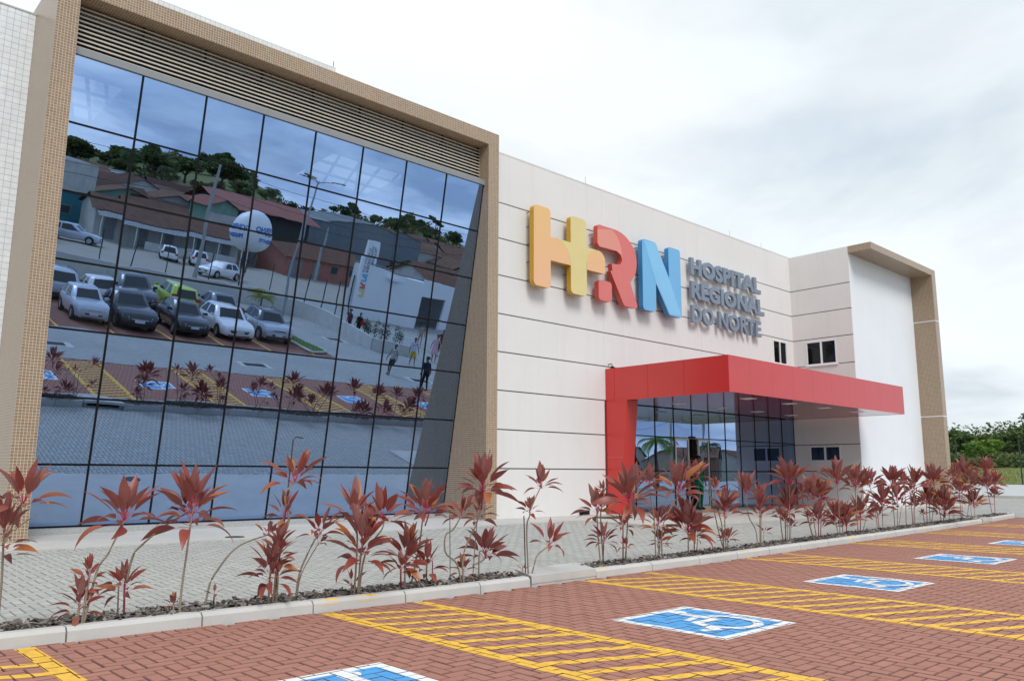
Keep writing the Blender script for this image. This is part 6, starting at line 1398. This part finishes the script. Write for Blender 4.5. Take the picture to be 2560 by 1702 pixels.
PLANTS = [
  ((1.48,7.33),[([(0.0,0.0,0.05),(-0.0,0.01,0.39),(-0.01,0.03,0.68),(-0.01,0.04,0.82)],0.3,14,0.25),([(-0.02,0.0,0.69),(0.03,0.04,0.8),(0.11,0.08,1.0)],0.39,12,0.04)]),
  ((1.94,6.98),[([(0.0,0.0,0.05),(0.03,0.09,0.28)],0.21,12,0.15),([(0.03,0.0,0.05),(0.07,0.07,0.32),(0.1,0.14,0.47)],0.15,12,0.16),([(0.04,0.0,0.05),(0.12,0.03,0.48),(0.2,0.05,0.61),(0.31,0.08,0.86)],0.37,15,0.04)]),
  ((2.38,7.29),[([(0.0,0.0,0.05),(0.03,0.14,0.31)],0.23,11,0.1),([(-0.05,0.0,0.05),(-0.11,-0.15,0.35)],0.18,5,0.02),([(-0.0,0.0,0.33),(0.03,-0.0,0.54),(0.09,-0.01,0.63),(0.28,-0.01,0.79),(0.48,-0.01,0.9)],0.29,9,0.07)]),
  ((2.7,6.94),[([(0.0,0.0,0.05),(0.02,0.03,0.31),(0.05,0.06,0.54),(0.07,0.09,0.66),(0.09,0.11,0.83),(0.11,0.14,0.98)],0.42,22,0.22)]),
  ((2.68,7.02),[([(0.0,0.0,0.05),(0.02,0.05,0.15)],0.13,11,0.02)]),
  ((3.04,7.25),[([(0.0,0.0,0.05),(0.05,0.03,0.27),(0.13,0.05,0.39),(0.25,0.08,0.52),(0.39,0.1,0.6),(0.64,0.13,0.66)],0.15,9,0.05)]),
  ((3.12,7.25),[([(0.0,0.0,0.05),(-0.05,-0.12,0.19)],0.08,5,0.02)]),
  ((3.47,6.9),[([(-0.0,0.0,0.05),(0.0,-0.0,0.31),(0.01,-0.01,0.42)],0.3,14,0.16),([(0.04,0.0,0.05),(0.04,-0.03,0.33),(0.04,-0.05,0.53),(0.05,-0.08,0.65)],0.19,18,0.25),([(0.09,0.0,0.64),(0.16,0.0,0.82),(0.11,0.01,1.04),(0.21,0.01,1.17)],0.35,13,0.05),([(0.1,0.0,0.74),(0.12,0.02,0.88)],0.26,9,0.07),([(0.07,0.0,0.05),(-0.0,-0.16,0.36)],0.12,7,0.03)]),
  ((3.9,7.2),[([(0.0,0.0,0.05),(0.01,-0.03,0.31),(0.14,-0.06,0.61),(0.19,-0.09,0.67)],0.27,11,0.06),([(0.01,0.0,0.05),(0.02,-0.04,0.29),(0.18,-0.07,0.58)],0.17,4,0.04)]),
  ((4.3,6.87),[([(0.0,0.0,0.05),(0.08,0.13,0.18)],0.19,5,0.07)]),
  ((4.38,6.9),[([(-0.03,0.0,0.05),(0.01,0.04,0.6),(0.0,0.09,0.85)],0.37,12,0.09),([(0.01,0.0,0.05),(0.0,-0.05,0.47),(-0.0,-0.11,0.59)],0.48,20,0.24),([(0.02,0.0,0.05),(0.1,0.03,0.46),(0.31,0.06,0.69),(0.34,0.1,0.78)],0.44,11,0.05)]),
  ((4.95,6.95),[([(-0.02,0.0,0.05),(-0.11,-0.12,0.3)],0.23,9,0.07),([(0.03,0.0,0.05),(0.04,0.02,0.32),(0.08,0.04,0.44)],0.32,20,0.16)]),
  ((5.42,7.16),[([(-0.01,0.0,0.05),(-0.1,-0.12,0.29)],0.28,9,0.13),([(-0.22,-0.0,0.05),(-0.15,-0.05,0.5),(-0.16,-0.11,0.75),(-0.17,-0.16,0.88)],0.37,13,0.1),([(-0.04,0.0,0.69),(0.09,0.12,0.78)],0.31,8,0.06),([(0.07,0.0,0.05),(0.0,-0.09,0.32)],0.09,2,0.01)]),
  ((5.68,6.88),[([(-0.01,0.0,0.05),(-0.09,-0.02,0.29),(-0.24,-0.03,0.4),(-0.29,-0.05,0.49),(-0.28,-0.06,0.61),(-0.2,-0.08,0.66),(-0.1,-0.09,0.8)],0.27,9,0.03),([(-0.0,0.0,0.05),(0.13,0.15,0.18)],0.2,8,0.02),([(0.02,0.0,0.05),(0.03,0.03,0.36),(0.17,0.06,0.59),(0.25,0.09,0.66),(0.36,0.12,0.85)],0.23,14,0.17),([(0.26,0.0,0.85),(0.22,-0.07,1.12)],0.4,17,0.1)]),
  ((6.11,7.16),[([(-0.05,0.0,0.05),(0.02,0.05,0.39),(0.09,0.1,0.67),(0.14,0.15,0.9)],0.17,6,0.07),([(0.04,0.0,0.05),(0.06,0.01,0.36),(0.15,0.01,0.32)],0.32,11,0.05),([(-0.05,0.0,0.22),(0.1,0.03,0.25),(0.19,0.06,0.28)],0.41,9,0.03)]),
  ((6.61,6.83),[([(0.01,0.0,0.05),(-0.05,-0.03,0.62),(-0.03,-0.06,0.77),(-0.06,-0.09,0.83)],0.2,9,0.05),([(0.04,0.0,0.83),(0.17,0.07,0.93),(0.35,0.14,1.09)],0.3,13,0.03)]),
  ((6.67,6.84),[([(0.0,0.0,0.05),(0.1,0.02,0.28),(0.22,0.04,0.35),(0.36,0.06,0.4)],0.33,9,0.02)]),
  ((6.6,6.9),[([(0.0,0.0,0.05),(0.14,0.15,0.12)],0.08,5,0.01)]),
  ((8.31,7.18),[([(-0.03,0.0,0.05),(-0.01,0.06,0.45),(0.06,0.13,0.75)],0.37,13,0.07),([(0.01,0.0,0.05),(-0.03,-0.06,0.37)],0.27,12,0.03),([(0.03,0.0,0.05),(-0.03,-0.01,0.7),(0.03,-0.03,0.94),(-0.01,-0.04,1.02)],0.14,7,0.04)]),
  ((8.56,7.0),[([(-0.04,0.0,0.05),(-0.16,-0.11,0.58)],0.23,9,0.05),([(0.01,0.0,0.05),(0.0,-0.06,0.64),(-0.01,-0.11,0.92)],0.49,24,0.08),([(0.0,0.0,0.05),(-0.14,-0.14,0.31)],0.15,8,0.02)]),
  ((9.54,7.2),[([(-0.05,0.0,0.05),(-0.09,-0.02,0.6),(-0.21,-0.04,1.02),(-0.22,-0.06,1.14)],0.28,12,0.04),([(0.02,0.0,0.05),(0.04,0.02,0.47),(0.08,0.03,0.55)],0.31,14,0.11),([(0.1,0.0,0.05),(0.07,-0.05,0.52),(0.32,-0.11,0.89),(0.35,-0.16,1.03)],0.49,15,0.13),([(0.04,0.0,0.05),(0.14,0.06,0.31)],0.2,13,0.1)]),
  ((10.32,7.22),[([(-0.01,0.0,0.05),(-0.07,-0.05,0.44)],0.51,24,0.08),([(0.14,0.0,0.05),(0.07,-0.06,0.36)],0.22,15,0.09),([(0.2,0.0,0.05),(0.41,0.1,0.4)],0.16,4,0.03)]),
  ((11.0,7.02),[([(-0.03,0.0,0.05),(-0.09,-0.0,0.53),(-0.25,-0.0,0.83),(-0.22,-0.01,1.03)],0.24,9,0.07),([(0.02,0.0,0.05),(-0.04,-0.03,0.53),(-0.06,-0.06,0.74)],0.37,19,0.15),([(0.05,0.0,0.05),(0.06,-0.01,0.27)],0.22,13,0.05),([(-0.03,0.0,0.05),(-0.15,0.02,0.41),(-0.22,0.03,0.68),(-0.29,0.05,0.92),(-0.6,0.07,1.22)],0.27,13,0.04),([(-0.05,0.0,0.05),(-0.28,-0.14,0.29)],0.12,8,0.02)]),
  ((12.22,7.15),[([(-0.07,0.0,0.05),(-0.02,0.05,0.34),(-0.14,0.1,0.57),(-0.11,0.15,0.94)],0.38,15,0.04),([(0.01,0.0,0.05),(-0.1,-0.08,0.48),(-0.18,-0.15,0.75)],0.31,18,0.23),([(0.08,0.0,0.05),(0.29,0.08,0.29)],0.18,6,0.03),([(0.04,0.0,0.05),(0.18,0.06,0.47),(0.33,0.11,0.87)],0.3,9,0.08)]),
  ((13.23,7.22),[([(-0.11,0.0,0.05),(-0.31,-0.08,0.38),(-0.44,-0.15,0.53)],0.2,9,0.05),([(0.03,0.0,0.05),(0.15,0.05,0.5),(0.29,0.09,0.68)],0.39,20,0.21),([(0.09,0.0,0.05),(0.12,-0.02,0.71),(0.13,-0.04,1.09)],0.43,13,0.04),([(0.11,0.0,0.05),(0.24,0.03,0.36)],0.14,9,0.04),([(-0.03,0.0,0.05),(-0.31,-0.16,0.48)],0.14,9,0.07)]),
  ((14.31,7.21),[([(-0.12,0.0,0.05),(-0.41,-0.07,0.41),(-0.58,-0.15,0.49)],0.14,9,0.06),([(0.06,0.0,0.05),(-0.1,-0.1,0.46)],0.32,14,0.12),([(0.0,0.0,0.05),(0.04,0.07,0.54),(0.26,0.15,0.89)],0.39,17,0.2),([(-0.09,0.0,0.05),(-0.52,-0.05,0.7),(-0.65,-0.1,0.92)],0.19,7,0.09),([(0.13,0.0,0.05),(0.44,0.08,0.83)],0.35,11,0.11)]),
  ((15.85,7.45),[([(-0.17,0.0,0.05),(0.01,0.14,0.4)],0.35,10,0.06),([(0.0,0.0,0.05),(0.33,0.14,0.28)],0.44,14,0.11),([(0.14,0.0,0.05),(0.09,-0.05,0.23)],0.24,7,0.05),([(-0.11,0.0,0.05),(-0.13,-0.02,0.73),(-0.22,-0.05,1.09)],0.46,14,0.05)]),
  ((16.7,7.51),[([(-0.02,0.0,0.05),(-0.03,0.0,0.79),(0.02,0.01,1.09)],0.38,17,0.22),([(0.08,0.0,0.05),(0.34,0.09,0.41)],0.45,12,0.1),([(0.17,-0.0,0.05),(0.22,-0.13,0.52)],0.26,5,0.05)]),
  ((17.7,7.48),[([(-0.14,0.0,0.05),(-0.16,0.04,0.69),(-0.25,0.08,1.07)],0.34,13,0.1),([(0.1,0.0,0.05),(0.28,0.05,0.51),(0.41,0.1,0.69)],0.39,17,0.25),([(-0.06,0.0,0.05),(0.18,0.12,0.42)],0.25,7,0.1)]),
  ((18.88,7.62),[([(-0.09,-0.0,0.05),(-0.28,-0.07,0.75),(-0.43,-0.15,1.06)],0.42,15,0.14),([(0.04,0.0,0.05),(0.3,0.07,0.56),(0.46,0.14,0.74)],0.37,15,0.28),([(0.09,0.0,0.05),(0.01,-0.13,0.52)],0.28,5,0.05)]),
  ((19.69,7.73),[([(0.0,0.0,0.05),(-0.01,-0.03,0.62),(-0.09,-0.05,1.07)],0.3,7,0.08)]),
  ((20.03,7.66),[([(-0.07,0.0,0.05),(0.12,0.02,0.72),(0.24,0.04,0.99)],0.46,13,0.14),([(0.02,0.0,0.05),(0.21,0.07,0.42),(0.42,0.13,0.6)],0.23,16,0.27),([(-0.12,0.0,0.05),(-0.26,-0.05,0.84)],0.25,7,0.09)]),
  ((20.94,7.66),[([(0.0,0.0,0.05),(0.45,0.14,0.58)],0.47,14,0.12),([(-0.17,-0.0,0.05),(-0.09,0.01,0.6)],0.31,7,0.1),([(0.08,-0.0,0.05),(0.33,-0.03,0.7),(0.3,-0.06,1.08)],0.45,13,0.1),([(-0.32,-0.0,0.05),(-0.54,-0.06,0.34)],0.13,8,0.08)]),
  ((21.55,7.56),[([(-0.03,0.0,0.05),(-0.06,-0.05,0.37),(-0.14,-0.1,0.59)],0.47,22,0.38),([(-0.13,0.0,0.05),(-0.6,-0.13,0.48)],0.28,7,0.12)]),
  ((22.95,7.85),[([(-0.17,0.0,0.05),(-0.16,-0.06,0.67),(0.04,-0.11,1.22)],0.31,13,0.13),([(0.09,0.0,0.05),(0.48,0.03,0.77),(0.73,0.06,0.96)],0.27,9,0.13)]),
  ((24.11,7.92),[([(-0.12,0.0,0.05),(0.18,0.08,0.64),(0.78,0.16,1.31)],0.67,22,0.3),([(0.19,0.0,0.05),(0.44,-0.05,0.77),(0.42,-0.11,1.08)],0.44,13,0.23),([(-0.25,-0.0,0.05),(-0.65,-0.14,0.79)],0.43,9,0.13)]),
  ((24.09,7.65),[([(0.0,0.0,0.05),(0.49,0.16,0.44)],0.44,15,0.09),([(-0.22,0.0,0.05),(-0.26,0.01,0.44)],0.27,5,0.09)]),
  ((26.39,7.91),[([(0.0,0.0,0.05),(-0.3,-0.02,0.75),(-0.37,-0.03,0.94)],0.44,13,0.14),([(-0.26,0.0,0.84),(-0.48,-0.08,1.35)],0.61,9,0.07)]),
  ((26.44,7.86),[([(0.0,0.0,0.05),(0.18,0.03,0.65)],0.3,10,0.07),([(0.08,0.0,0.65),(0.6,0.1,0.97)],0.46,11,0.1)]),
]
for i_, (base_, stems_) in enumerate(PLANTS): plant(i_, base_, stems_)
for lab, p in (('thin black wire stake beside the crooked cordyline', [(5.69, 7.1, 0.05), (5.67, 7.1, 0.79)]), ('black plant stake by the concrete drain slab', [(6.66, 6.92, 0.05), (6.63, 6.92, 0.76)]), ('dark hooked rod standing in the tallest cordyline', [(3.54, 6.95, 0.05), (3.62, 6.95, 0.9), (3.66, 6.95, 1.55), (3.69, 6.95, 1.58), (3.76, 6.95, 1.57)])):
    m = MB(); m.tube(p, 0.0045 if 'thin' in lab else 0.007, 5); tag(m.build('plant_stake', M_iron), lab, 'stake')
